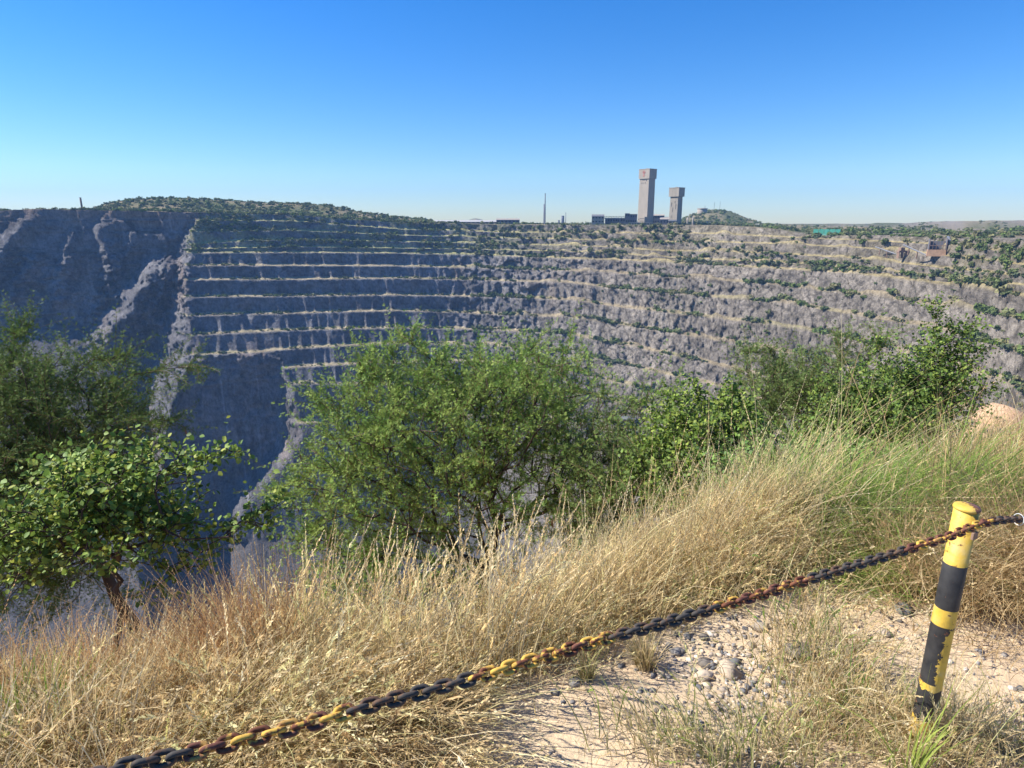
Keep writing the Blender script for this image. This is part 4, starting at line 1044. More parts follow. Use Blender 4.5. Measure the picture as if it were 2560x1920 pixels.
for k in range(nl):
    l = (k + .5) * pitch; u = float(np.interp(l, cl, cu))
    p = np.array([np.interp(l, cl, cpts[:, i]) for i in range(3)]); q = np.array([np.interp(l + .006, cl, cpts[:, i]) for i in range(3)])
    d = Vector(tuple(q - p)).normalized()
    cK = [c_ for a0, a1, c_ in bounds if a0 <= u < a1][0]
    if cK == 'y' and r_.random() < .42: cK = 'r'
    o = bpy.data.objects.new('link', link_me[cK]); C.objects.link(o); o.parent = ch
    side = Vector((0, 0, 1)).cross(d).normalized(); up = d.cross(side)
    ang = radians(38 if k % 2 else -52) + r_.normal(0, .10)
    s2 = side * cos(ang) + up * sin(ang); u2 = d.cross(s2)
    o.matrix_local = Matrix(((d.x, s2.x, u2.x, p[0]), (d.y, s2.y, u2.y, p[1]), (d.z, s2.z, u2.z, p[2]), (0, 0, 0, 1)))
# thin pale wire tied round the chain beside the post
pw = np.array([np.interp(l_at(2545), cl, cpts[:, i]) for i in range(3)])
b = MB(); ww = []
for k in range(15): a = 2 * pi * k / 14; ww.append(tuple(pw + np.array([PD[0] * .003 * sin(a * .5), 0, 0]) + np.array([-PN[0] * cos(a) * .015, -PN[1] * cos(a) * .015, sin(a) * .018])))
b.tube(ww, .0011, 5); tag(b.build('tie_wire', plain('pale_wire', (.7, .7, .68), .4, .1, 5)), 'thin pale wire looped round the chain right of the post', 'wire')

# ================================================================== GRASS
M_GRASS = tinted('dry_grass', .85, 9, .12, trans=.42, spec=.25)
def ribbons(base, h, lean, droop, w, colb, colt, seed, nseg=4, curl=None):
    """base (n,3); h heights; lean (n,2) sideways drift at the tip; droop share; w widths; colours at foot and tip"""
    r_ = np.random.default_rng(seed); n = len(base)
    s = np.linspace(0, 1, nseg + 1)
    az = r_.random(n) * 6.28
    sd = np.stack([np.cos(az), np.sin(az), np.zeros(n)], -1)
    V = np.zeros((n, nseg + 1, 2, 3)); Cc = np.zeros((n, nseg + 1, 2, 3))
    wob = r_.normal(0, .02, (n, 2)) * h[:, None]
    ctr = []
    for i, t in enumerate(s):
        x = lean * (t ** 1.7)[None] if False else lean * (t ** 1.7)
        c = base.copy(); c[:, :2] += x + wob * sin(t * 3.1)
        c[:, 2] += h * (t - droop * t ** 3)
        ww = (w * (1 - t) ** .6 * (.55 + .45 * min(1, t * 5)) + .0003)[:, None]
        V[:, i, 0] = c - sd * ww; V[:, i, 1] = c + sd * ww; ctr.append(c)
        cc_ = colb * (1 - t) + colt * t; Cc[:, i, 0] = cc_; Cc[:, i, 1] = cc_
    k = (nseg + 1) * 2; o = np.arange(n)[:, None] * k
    q = np.concatenate([o + np.array([2 * i, 2 * i + 1, 2 * i + 3, 2 * i + 2])[None] for i in range(nseg)], 0)
    return V.reshape(-1, 3), q, Cc.reshape(-1, 3), np.stack(ctr, 1)
def spikelets(ctr, n_each, L_, spread, wd, col, seed, t0=.72):
    """small seed scales along the last part of each stem"""
    r_ = np.random.default_rng(seed); n, m, _ = ctr.shape
    t = t0 + (1 - t0) * (np.arange(n_each)[None, :] + r_.random((n, n_each))) / n_each
    f = t * (m - 1); i = np.clip(f.astype(int), 0, m - 2); fr_ = (f - i)[..., None]
    idx = np.arange(n)[:, None]
    p = ctr[idx, i] * (1 - fr_) + ctr[idx, i + 1] * fr_
    d = ctr[idx, i + 1] - ctr[idx, i]; d /= np.linalg.norm(d, axis=-1, keepdims=True) + 1e-9
    rv = r_.normal(size=p.shape); rv -= d * (rv * d).sum(-1, keepdims=True); rv /= np.linalg.norm(rv, axis=-1, keepdims=True) + 1e-9
    taper = (1.15 - (t - t0) / (1 - t0) * .8)[..., None]
    e = p + (d * .8 + rv * spread) * L_ * taper * (.6 + .8 * r_.random(p.shape[:2] + (1,)))
    wv = np.cross(d, rv) * wd; mid = p * .5 + e * .5
    V = np.stack([p, mid + wv, e, mid - wv], 2).reshape(-1, 3); N_ = n * n_each
    q = np.arange(N_ * 4).reshape(-1, 4)
    c_ = np.repeat((col[:, None, :] * (.8 + .4 * r_.random((n, n_each, 1)))).reshape(-1, 3), 4, 0)
    return V, q, c_
GV, GQ, GC, Gn = [], [], [], [0]
def gadd(V, Q, Cc): GV.append(V); GQ.append(Q + Gn[0]); GC.append(Cc); Gn[0] += len(V)
STRAW = np.array([(.78, .64, .37), (.73, .56, .29), (.84, .74, .49), (.60, .44, .22), (.78, .62, .33), (.60, .58, .27), (.44, .30, .15)])
RED = np.array([(.50, .31, .15), (.44, .25, .12), (.56, .38, .19)])
GRN = np.array([(.22, .30, .06), (.30, .37, .09), (.17, .28, .06)])
def band(n, fx, hmin, hmax, lean, leanv, wid, pal, seed, heads=.3, droop=.15, tuft=.05, per=30, hd=(12, .022, .35, .0026), nseg=4, pexp=1.5, green=0.0, hf=None):
    """tufts: n blades gathered in tufts of PER whose feet come from fx(r, k) -> x, y"""
    r_ = np.random.default_rng(seed); nt_ = max(1, n // per)
    x, y = fx(r_, nt_); k = np.repeat(np.arange(nt_), per); n = len(k)
    th_ = (hmin + (hmax - hmin) * r_.random(nt_) ** pexp)
    if hf is not None: th_ = th_ * hf(x, y)
    X_ = x[k] + r_.normal(0, tuft, n); Y_ = y[k] + r_.normal(0, tuft, n)
    h = th_[k] * (.45 + .55 * r_.random(n) ** .6)
    tl = r_.normal(0, 1, (nt_, 2)) * leanv * .6
    ln = (np.array(lean)[None] + tl[k] + r_.normal(0, 1, (n, 2)) * leanv) * h[:, None] + (np.stack([X_ - x[k], Y_ - y[k]], -1)) / tuft * .17 * h[:, None]
    dr = np.clip(droop * r_.random(n) * 2, 0, .75)
    cur = r_.random(n) < .16; dr = np.where(cur, .45 + .35 * r_.random(n), dr); ln = np.where(cur[:, None], ln + r_.normal(0, .38, (n, 2)) * h[:, None], ln)
    pal = np.asarray(pal); tcol = pal[r_.integers(0, len(pal), nt_)]
    c_ = tcol[k] * .6 + pal[r_.integers(0, len(pal), n)] * .4; c_ = c_ * (.7 + .45 * r_.random((n, 1))) * (.85 + .3 * r_.random((nt_, 1)))[k]
    if green: gm_ = (r_.random(n) < green)[:, None]; c_ = np.where(gm_, GRN[r_.integers(0, 3, n)], c_)
    base = np.stack([X_, Y_, gh(X_, Y_) - .01], -1)
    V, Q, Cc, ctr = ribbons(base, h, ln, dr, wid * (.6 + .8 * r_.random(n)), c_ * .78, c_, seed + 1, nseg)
    gadd(V, Q, Cc)
    if heads:
        s_ = (r_.random(n) < heads) & (h > .6 * th_[k])
        if s_.any():
            V, Q, Cc = spikelets(ctr[s_], hd[0], hd[1], hd[2], hd[3], c_[s_] * 1.08, seed + 2); gadd(V, Q, Cc)
def box_f(x0, x1, y0, y1, cond=None):
    def f(r_, k):
        X_ = r_.uniform(x0, x1, k * 6); Y_ = r_.uniform(y0, y1, k * 6)
        if cond is not None:
            m_ = cond(X_, Y_); X_, Y_ = X_[m_], Y_[m_]
        while len(X_) < k: X_ = np.concatenate([X_, X_]); Y_ = np.concatenate([Y_, Y_])
        return X_[:k], Y_[:k]
    return f
def px_f(pts, sp):
    """feet around ground points seen at these pixels of the photograph"""
    P = np.array([at_ground(u, v, -1.68)[:2] for u, v in pts])
    def f(r_, k):
        i = r_.integers(0, len(P), k); return P[i, 0] + r_.normal(0, sp, k), P[i, 1] + r_.normal(0, sp, k)
    return f
front = lambda x, y: (1 - .30 * np.exp(-((x + .35) / .42) ** 2)) * np.clip(.34 + (y - np.interp(x, [-4, -1.2, -.2, .6, 1.5, 2.6], [1.15, 1.55, 1.85, 2.3, 2.75, 3.0])) * 1.3, .34, 1.0)
edge_y = lambda x: np.interp(x, [-4, -1.2, -.2, .6, 1.5, 2.6], [1.15, 1.55, 1.85, 2.3, 2.75, 3.0])
# the belt along the brink: left, middle, right
band(13000, box_f(-1.55, -.15, 1.75, 2.75), .30, .70, (.10, 0), .20, .0017, STRAW, 401, .40, .12, hf=front)
band(7000, box_f(-1.6, -.25, 1.55, 2.0), .22, .50, (.22, -.08), .30, .0017, STRAW, 402, .40, .35, hd=(13, .028, .4, .003))
band(15000, box_f(-.2, .95, 1.95, 3.3, lambda x, y: y > edge_y(x)), .28, .68, (.10, 0), .19, .0016, STRAW, 403, .36, .12, hf=front, hd=(10, .020, .35, .0024))
band(12500, box_f(.85, 1.55, 2.5, 3.4, lambda x, y: y > edge_y(x)), .30, .78, (.10, .02), .19, .0016, STRAW, 404, .34, .15, hf=front, hd=(10, .022, .35, .0024))
band(3000, box_f(.6, 1.9, 2.45, 3.0, lambda x, y: y > edge_y(x) - .05), .22, .5, (.0, -.15), .35, .0019, STRAW, 405, .1, .4, green=.15)
# left foreground: reddish stems and green blades
band(5500, box_f(-2.6, -1.15, 1.5, 2.6), .26, .60, (.04, 0), .10, .0017, np.vstack([RED, STRAW[:2]]), 406, .35, .06, hd=(12, .012, .3, .0016))
band(6000, box_f(-2.1, -1.0, 1.15, 1.7), .25, .50, (.06, 0), .22, .0024, np.vstack([STRAW[1:4], STRAW[1:4], RED[2:], GRN[1:2]]), 407, .12, .3)
band(700, px_f([(40, 1740), (330, 1700), (200, 1690), (120, 1650)], .09), .45, .72, (.05, 0), .09, .0016, RED * 1.1, 428, .6, .06, per=8, hd=(14, .014, .25, .002))
band(1500, px_f([(60, 1850), (110, 1880), (40, 1760), (210, 1800), (100, 1700)], .06), .25, .52, (.02, 0), .10, .0038, GRN[:2] * 1.15, 408, 0, .3, per=9)
# the matted, lying straw in front of the belt
band(11000, box_f(-1.35, -.25, .95, 1.75), .16, .36, (.55, -.28), .55, .0017, STRAW * 1.06, 409, .45, .55, tuft=.07, hd=(12, .024, .4, .0028))
band(4200, box_f(-.75, -.12, .85, 1.55), .10, .24, (.75, -.35), .35, .0016, STRAW * 1.1, 410, .5, .5, tuft=.05, hd=(12, .024, .4, .0028))
# rusty red stems leaning over the belt, and taller seed heads
band(1400, px_f([(620, 1640), (690, 1610)], .10), .55, .80, (-.22, .1), .08, .0015, RED, 411, .35, .05, per=8, hd=(14, .016, .25, .0018))
band(700, box_f(-1.2, .1, 1.9, 2.6), .62, .90, (.10, 0), .10, .0017, STRAW, 412, .9, .10, per=6, hd=(30, .026, .28, .0026))
band(500, box_f(.3, 1.9, 2.7, 3.4), .75, 1.12, (.22, 0), .16, .0016, STRAW, 413, .7, .10, per=6, hd=(26, .02, .25, .002))
# tall clump right of the post, browner
band(11000, box_f(2.75, 4.3, 2.9, 4.3), .32, .74, (.10, 0), .15, .0017, np.vstack([STRAW[1:4], RED[2:], STRAW[3:4]]), 414, .25, .15)
band(2500, box_f(1.75, 2.4, 2.3, 3.0), .30, .62, (-.25, -.25), .3, .0018, np.vstack([RED[2:], STRAW[3:4], STRAW[:1]]), 415, .15, .3)
band(2200, px_f([(2540, 1450), (2600, 1520), (2520, 1380)], .08), .35, .7, (-.35, -.1), .18, .0019, np.vstack([RED[2:], STRAW[3:5]]), 416, .1, .3)
# sparse tufts on the gravel and sand
band(420, px_f([(1700, 1900), (1780, 1925), (1850, 1900), (1950, 1910), (1620, 1880)], .045), .16, .36, (-.30, .05), .22, .0021, np.vstack([GRN[1:2] * 1.2, STRAW[:3], GRN[:1]]), 417, .1, .2, per=10)
band(2300, px_f([(2000, 1850), (2100, 1880), (2180, 1900), (2050, 1780), (2150, 1800), (2250, 1850), (2300, 1910), (2380, 1880), (2480, 1860), (2540, 1900), (1960, 1920)], .07), .10, .30, (.04, .02), .30, .0013, STRAW, 418, .25, .25, per=10, hd=(12, .016, .5, .0012), green=.12)
band(650, px_f([(1960, 1700), (2000, 1650), (2060, 1730), (2010, 1590), (2120, 1680)], .07), .18, .42, (.05, .02), .28, .0014, STRAW, 419, .25, .2, per=8, green=.2)
band(160, px_f([(1466, 1712)], .004), .10, .21, (.02, .02), .18, .0016, np.vstack([STRAW[:2], GRN[1:2]]), 420, 0, .15, per=40, tuft=.012)
band(240, px_f([(1610, 1678)], .006), .14, .30, (-.03, .02), .18, .0016, np.vstack([STRAW[:2], GRN[1:2]]), 421, 0, .15, per=40, tuft=.014)
band(300, px_f([(1140, 1790), (1180, 1770), (1215, 1760)], .03), .10, .24, (.05, 0), .25, .0016, STRAW, 422, 0, .2, per=30, tuft=.02)
band(34, px_f([(2262, 1985), (2275, 1990)], .008), .30, .50, (.24, .02), .05, .0032, GRN[1:2] * [1.5, 1.45, 1.3], 423, 0, .12, per=12, tuft=.012)
band(260, px_f([(2330, 1905), (2300, 1900), (2380, 1880)], .03), .16, .40, (.05, .02), .16, .0011, STRAW, 424, .8, .12, per=12, hd=(24, .02, .5, .0008))
band(260, box_f(-.2, 1.7, 1.5, 2.3), .10, .26, (.6, -.2), .6, .0012, STRAW * .9, 429, .1, .7, per=3, tuft=.06)
band(260, px_f([(2080, 1500), (2200, 1560), (2450, 1600), (2500, 1680)], .12), .12, .34, (.4, -.3), .6, .0012, np.vstack([STRAW[3:4], RED[2:]]), 430, .1, .75, per=3, tuft=.06)
# long arching stems against the shrubs
band(48, box_f(1.2, 1.9, 2.9, 3.3), 1.15, 1.45, (.55, .1), .14, .0016, STRAW, 425, .5, .18, per=4, hd=(20, .014, .2, .0016), nseg=8)
band(60, box_f(2.0, 2.5, 2.9, 3.3), .95, 1.30, (.12, .05), .20, .0019, np.vstack([RED[2:], STRAW[3:4]]), 426, .2, .18, per=4, nseg=8)
# lower slope cover: drier, shorter, so no bare ground shows through
band(6000, box_f(-5.5, 2.0, 2.6, 6.5), .2, .5, (.05, 0), .25, .003, STRAW * .9, 427, .1, .2, nseg=3)
# ================================================================== TREES AND SHRUBS BELOW THE LEDGE
def P3(u, v, k): return ray(u, v) * k
def crown_targets(ells, n, seed, shell=.5):
    r_ = np.random.default_rng(seed)
    vol = np.array([e[3] * e[4] * e[5] * (e[6] if len(e) > 6 else 1) for e in ells], float); pr = vol / vol.sum()
    out = []
    for i, e in enumerate(ells):
        m = int(round(n * pr[i])); u, v, k, ru, rv, rd = e[:6]
        d = r_.normal(size=(m, 3)); d /= np.linalg.norm(d, axis=1)[:, None]
        rad = (r_.random(m) ** shell)[:, None]; d = d * rad
        c = P3(u, v, k); s = k / F
        # across, up, away
        out.append(c + np.stack([d[:, 0] * ru * s, d[:, 1] * rd, d[:, 2] * rv * s * 1.03], 1))
    return np.concatenate(out)
def grow(trunk, targets, seed, step=.22, jit=.035, inward=.35):
    r_ = np.random.default_rng(seed)
    nodes = [np.array(p, float) for p in trunk]; par = [-1] + list(range(len(trunk) - 1)); dist = [0.0]
    for i in range(1, len(trunk)): dist.append(dist[-1] + np.linalg.norm(nodes[i] - nodes[i - 1]))
    A = np.zeros((len(targets) * 12 + 50, 3)); D = np.zeros(len(A)); n = len(nodes)
    A[:n] = nodes; D[:n] = dist; par = par + [0] * (len(A) - n); lo = max(0, len(trunk) - 4)
    order = np.argsort(np.linalg.norm(targets - nodes[-1], axis=1)); tips = []
    for t in order:
        p = targets[t]; dd = np.linalg.norm(A[lo:n] - p, axis=1)
        j = int(np.argmin(dd + inward * D[lo:n])) + lo
        L = np.linalg.norm(p - A[j]); m = min(10, max(1, int(L / step)))
        prev = j
        sag = np.array([0, 0, .10 * L])
        for q in range(1, m + 1):
            f = q / m; x = A[j] * (1 - f) + p * f + sag * sin(pi * f) + (r_.normal(0, jit, 3) * (q < m))
            if n >= len(A): break
            A[n] = x; D[n] = D[prev] + L / m; par[n] = prev; prev = n; n += 1
        tips.append(prev)
    return A[:n], np.array(par[:n]), np.array(tips)
def limb_mesh(A, par, r_tip, r_base, expo=.5, sides=5, skip=0):
    n = len(A); w = np.zeros(n); child = np.zeros(n, bool); child[par[par >= 0]] = True
    w[~child] = 1
    for i in range(n - 1, 0, -1): w[par[i]] += w[i]
    w = np.maximum(w, 1); rad = r_tip * w ** expo; rad = np.minimum(rad, r_base)
    idx = np.arange(max(1, skip), n); a = A[par[idx]]; b = A[idx]; ra = np.minimum(rad[par[idx]], rad[idx] * 1.35); rb = rad[idx]
    d = b - a; d /= np.linalg.norm(d, axis=1)[:, None] + 1e-9
    x = np.cross(d, [.21, .13, .97]); x /= np.linalg.norm(x, axis=1)[:, None] + 1e-9; y = np.cross(d, x)
    V = np.zeros((len(idx), 2, sides, 3))
    for k in range(sides):
        t = 2 * pi * k / sides; o = x * cos(t) + y * sin(t); V[:, 0, k] = a + o * ra[:, None] - d * ra[:, None] * .3; V[:, 1, k] = b + o * rb[:, None]
    o = (np.arange(len(idx)) * sides * 2)[:, None]
    Q = np.concatenate([o + np.array([k, (k + 1) % sides, sides + (k + 1) % sides, sides + k])[None] for k in range(sides)])
    return V.reshape(-1, 3), Q, rad
def shoots(A, par, tips, n_per, L0, L1, spread, up, seed, steps=10, mid=0):
    """short twigs leaving the branch ends: sample points and directions along them"""
    r_ = np.random.default_rng(seed)
    src = np.repeat(tips, n_per)
    if mid: src = np.concatenate([src, r_.integers(5, len(A), mid)])
    d0 = A[src] - A[par[src]]; d0 /= np.linalg.norm(d0, axis=1)[:, None] + 1e-9
    rv = r_.normal(size=d0.shape); d = d0 + rv * spread + np.array([0, 0, up]); d /= np.linalg.norm(d, axis=1)[:, None]
    L = L0 + (L1 - L0) * r_.random(len(src)) ** 1.5
    bend = r_.normal(0, .18, d.shape) + np.array([0, 0, -.05])
    t = np.linspace(.06, 1, steps)[None, :, None]
    P = A[src][:, None, :] + d[:, None, :] * (L[:, None, None] * t) + bend[:, None, :] * (L[:, None, None] * t ** 2)
    Dr = d[:, None, :] + 2 * bend[:, None, :] * t; Dr /= np.linalg.norm(Dr, axis=-1, keepdims=True)
    return P, Dr, L
def twig_mesh(P, w):
    n, m, _ = P.shape; sd = np.cross(P[:, -1] - P[:, 0], [.3, .2, .9]); sd /= np.linalg.norm(sd, axis=1)[:, None] + 1e-9
    sd2 = np.cross(P[:, -1] - P[:, 0], sd); sd2 /= np.linalg.norm(sd2, axis=1)[:, None] + 1e-9
    VV = []; QQ = []; off = 0
    for s_ in (sd, sd2):
        pk = P[:, ::3]; mm = pk.shape[1]; ww = (w * np.linspace(1, .35, mm))[None, :, None]
        V = np.stack([pk - s_[:, None] * ww, pk + s_[:, None] * ww], 2).reshape(-1, 3)
        o = (np.arange(n) * mm * 2)[:, None]
        QQ += [o + np.array([2 * i, 2 * i + 1, 2 * i + 3, 2 * i + 2])[None] + off for i in range(mm - 1)]; VV.append(V); off += len(V)
    return np.concatenate(VV), np.concatenate(QQ)
def feather(P, Dr, per, ll, col, seed, pairs=4, wid=.0030, fill=.5):
    """bipinnate leaves: a midrib of slim leaflets, PER of them at each point"""
    r_ = np.random.default_rng(seed); n, m, _ = P.shape
    p = np.repeat(P.reshape(-1, 3), per, 0); d = np.repeat(Dr.reshape(-1, 3), per, 0); N_ = len(p)
    rv = r_.normal(size=p.shape); rv -= d * (rv * d).sum(1)[:, None]; rv /= np.linalg.norm(rv, axis=1)[:, None]
    ax = rv * .9 + d * .55 + np.array([0, 0, .12]); ax /= np.linalg.norm(ax, axis=1)[:, None]
    nn = np.cross(ax, r_.normal(size=p.shape) + np.array([0, 0, 1.2])); nn /= np.linalg.norm(nn, axis=1)[:, None] + 1e-9   # pinna direction, mostly level
    L = ll * (.6 + .7 * r_.random(N_))
    V = np.zeros((N_, pairs, 2, 3, 3))
    for i in range(pairs):
        t = .15 + .85 * (i + .5) / pairs; c = p + ax * (L * t)[:, None]; pl = (L * fill * sin(pi * (.18 + .74 * (i + .5) / pairs)))[:, None]
        for k, s_ in enumerate((-1, 1)):
            tip = c + nn * s_ * pl + ax * pl * .45
            V[:, i, k, 0] = c - ax * wid; V[:, i, k, 1] = c + ax * wid * 1.4; V[:, i, k, 2] = tip
    shc = np.repeat(r_.random((n, 1)), m * per, 1).reshape(-1, 1)[:N_]
    c_ = col[0] * (1 - shc) + col[1] * shc; c_ = c_ * (.8 + .4 * r_.random((N_, 1)))
    V = V.reshape(-1, 3); return V, np.arange(len(V)).reshape(-1, 3), np.repeat(c_, pairs * 6, 0)
def round_leaves(P, Dr, per, size, cols, seed, aspect=.8, keep=1.0, hang=.1):
    """broad leaves folded a little along the midrib: 4 triangles each"""
    r_ = np.random.default_rng(seed)
    p = np.repeat(P.reshape(-1, 3), per, 0); d = np.repeat(Dr.reshape(-1, 3), per, 0)
    if keep < 1: m_ = r_.random(len(p)) < keep; p, d = p[m_], d[m_]
    N_ = len(p)
    rv = r_.normal(size=p.shape); rv -= d * (rv * d).sum(1)[:, None]; rv /= np.linalg.norm(rv, axis=1)[:, None]
    ax = rv + d * .5 + np.array([0, 0, -hang]); ax /= np.linalg.norm(ax, axis=1)[:, None]
    nr = r_.normal(size=p.shape) * .65 + np.array([-.35, -.25, 1.0]); sd = np.cross(ax, nr); sd /= np.linalg.norm(sd, axis=1)[:, None] + 1e-9; nr = np.cross(sd, ax)
    L = (size * (.6 + .6 * r_.random(N_)))[:, None]; W = L * aspect * .5
    st = p + ax * L * .12
    V = np.stack([st, st + ax * L * .38 + sd * W + nr * W * .25, st + ax * L * .78 + sd * W * .72 + nr * W * .22, st + ax * L, st + ax * L * .78 - sd * W * .72 + nr * W * .22, st + ax * L * .38 - sd * W + nr * W * .25], 1)
    cols = np.asarray(cols); c_ = cols[r_.integers(0, len(cols), N_)] * (.75 + .5 * r_.random((N_, 1)))
    return V, c_
LEAF_Q = np.array([(0, 1, 2, 3), (0, 3, 4, 5)])
def bark(name, col, d=.006): return plain(name, col, .95, .35, 14, bump_d=d, streak=(1, 1, .35))
M_BARK = bark('dark_bark', (.085, .06, .048)); M_BARKL = bark('grey_bark', (.19, .15, .12)); M_TWIG = plain('tan_twig', (.26, .18, .10), .9, .25, 20)
M_ACA = tinted('feathery_leaves', .75, 3.0, .22, trans=.26, spec=.2)
M_BROAD = tinted('glossy_leaves', .6, 4.0, .15, trans=.30, spec=.3)
def ground_base(u, k, off=(0, 0)):
    r = ray(u, 1500); x, y = r[0] * k + off[0], r[1] * k + off[1]; return np.array([x, y, float(gh(x, y)) - .1])
def parts(e, A, par, trunk_n, r_tip, r_base, expo, bmat):
    V, Q, rad = limb_mesh(A[:trunk_n], par[:trunk_n], r_base, r_base, 0, 9)
    # trunk tapers upward
    bb = MB(); bb.tube([tuple(p) for p in A[:trunk_n]], list(np.linspace(r_base * 1.25, r_base * .8, trunk_n)), 9); t = bb.build('trunk', bmat, e, smooth=True)
    V, Q, rad = limb_mesh(A, par, r_tip, r_base * .8, expo, 5, skip=trunk_n)
    b_ = mesh_np('branches', V, Q, bmat, smooth=True, parent=e)
def acacia(label, cat, base, trunk_px, ells, nt_, seed, n_per=2, L=(.22, .58), ll=.046, cols=None, up=.16, r_base=.06, extra=None, pods=0, per=2, steps=13, fill=.36):
    trunk = [base] + [P3(*p) for p in trunk_px]
    # subdivide the trunk line
    tr = [];
    for a, c in zip(trunk[:-1], trunk[1:]):
        for f in np.linspace(0, 1, 5)[:-1]: tr.append(a * (1 - f) + c * f)
    tr.append(trunk[-1]); r_ = np.random.default_rng(seed)
    tr = [p + (r_.normal(0, .018, 3) if 0 < i < len(tr) - 1 else 0) for i, p in enumerate(tr)]
    tg = crown_targets(ells, nt_, seed + 1)
    A, par, tips = grow(tr, tg, seed + 2)
    if extra:
        for pts in extra:                                    # single long boughs leaving the crown
            pp = np.array([P3(*p) for p in pts]); j = int(np.argmin(np.linalg.norm(A - pp[0], axis=1))); prev = j
            for q in pp[1:]:
                m = 6
                for f in range(1, m + 1):
                    x = A[prev] if f == 1 and False else None
                    pass
                st_ = A[prev].copy()
                for f in range(1, m + 1):
                    A = np.vstack([A, st_ * (1 - f / m) + q * (f / m) + r_.normal(0, .008, 3)]); par = np.append(par, prev); prev = len(A) - 1; tips = np.append(tips, prev)
    e = empty('tree' if cat == 'tree' else 'shrub', (0, 0, 0)); tag(e, label, cat)
    parts(e, A, par, len(tr), .0042, r_base, .47, M_BARK)
    P, Dr, Ls = shoots(A, par, tips, n_per, L[0], L[1], .6, up, seed + 3, steps, mid=int(nt_ * .7))
    V, Q = twig_mesh(P, .0026); mesh_np('twigs', V, Q, M_TWIG, parent=e)
    cols = np.array([(.14, .25, .05), (.32, .41, .10)]) if cols is None else cols
    V, T, c_ = feather(P, Dr, per, ll, cols, seed + 4, fill=fill)
    mesh_np('crown', V, T, M_ACA, c_, parent=e); print(label[:20], 'leaf tris', len(T))
    if pods:
        j = r_.integers(0, len(P), pods); b = MB()
        for q in j:
            p = P[q, 5]; k = r_.integers(2, 5)
            for _ in range(k):
                o = r_.normal(0, .012, 3); b.tube([p + o, p + o + [0, 0, -.04], p + o + [.01, 0, -.09]], [.003, .0045, .002], 4)
        b.build('seed_pods', plain('dry_pods', (.22, .13, .07), .8, .3, 30), e)['kind'] = 'stuff'
    return e
# centre
acacia('large feathery thorn tree in front of the pit, middle of the view', 'tree', ground_base(1210, 7.0), [(1190, 1560, 6.9), (1215, 1440, 7.0), (1235, 1340, 7.0)],
       [(1120, 1030, 7.0, 300, 130, 1.1), (1350, 1010, 7.2, 250, 110, 1.0), (930, 1150, 6.8, 170, 170, 1.0), (1200, 1180, 7.0, 330, 150, 1.1), (940, 1390, 6.6, 170, 130, .8, 1.3), (1180, 1430, 6.7, 120, 80, .7),
        (1440, 1140, 7.2, 190, 140, .9, .8), (1600, 1030, 7.3, 110, 70, .5, .5), (1080, 1330, 6.9, 150, 90, .8), (1240, 950, 7.1, 170, 80, .9)], 1180, 801, n_per=2,
       extra=[[(1170, 990, 6.9), (1110, 930, 6.9), (1055, 880, 6.9), (1010, 843, 6.9)], [(930, 1010, 6.9), (905, 950, 6.9), (900, 905, 6.9)], [(1000, 990, 6.9), (985, 930, 6.9), (982, 895, 6.9)],
              [(880, 1180, 6.8), (800, 1170, 6.7), (740, 1205, 6.7)], [(860, 1250, 6.7), (760, 1235, 6.7), (700, 1232, 6.7)], [(860, 1060, 6.8), (800, 1010, 6.8), (790, 1000, 6.8)], [(1480, 1060, 7.2), (1600, 1010, 7.3), (1680, 985, 7.3)],
              [(940, 980, 6.9), (940, 940, 6.9), (938, 920, 6.9)], [(1300, 930, 7.1), (1330, 870, 7.1)], [(1400, 930, 7.1), (1425, 862, 7.1)], [(860, 1400, 6.6), (760, 1340, 6.6), (770, 1330, 6.6)]], pods=130)
# left
acacia('dark spreading thorn tree behind the round leaved one', 'tree', ground_base(330, 7.4), [(330, 1560, 7.3), (260, 1430, 7.3), (140, 1280, 7.3)],
       [(40, 960, 7.3, 180, 100, 1.1), (150, 1060, 7.2, 200, 110, 1.1), (20, 1180, 7.2, 260, 160, 1.2), (290, 1080, 7.2, 110, 60, .6), (-180, 1080, 7.4, 200, 200, 1.2), (160, 1240, 7.2, 170, 100, .9), (30, 1380, 7.2, 180, 100, .8), (-60, 1300, 7.2, 160, 160, .8), (180, 1420, 7.3, 170, 80, .8)], 1150, 821, n_per=3,
       cols=np.array([(.085, .14, .035), (.16, .225, .06)]),
       extra=[[(200, 980, 7.2), (290, 950, 7.2), (400, 922, 7.2), (490, 918, 7.2)], [(150, 970, 7.2), (230, 900, 7.2), (300, 895, 7.2)], [(20, 920, 7.2), (40, 850, 7.2), (55, 828, 7.2)], [(260, 1100, 7.2), (360, 1060, 7.2), (425, 1052, 7.2)]], pods=30)
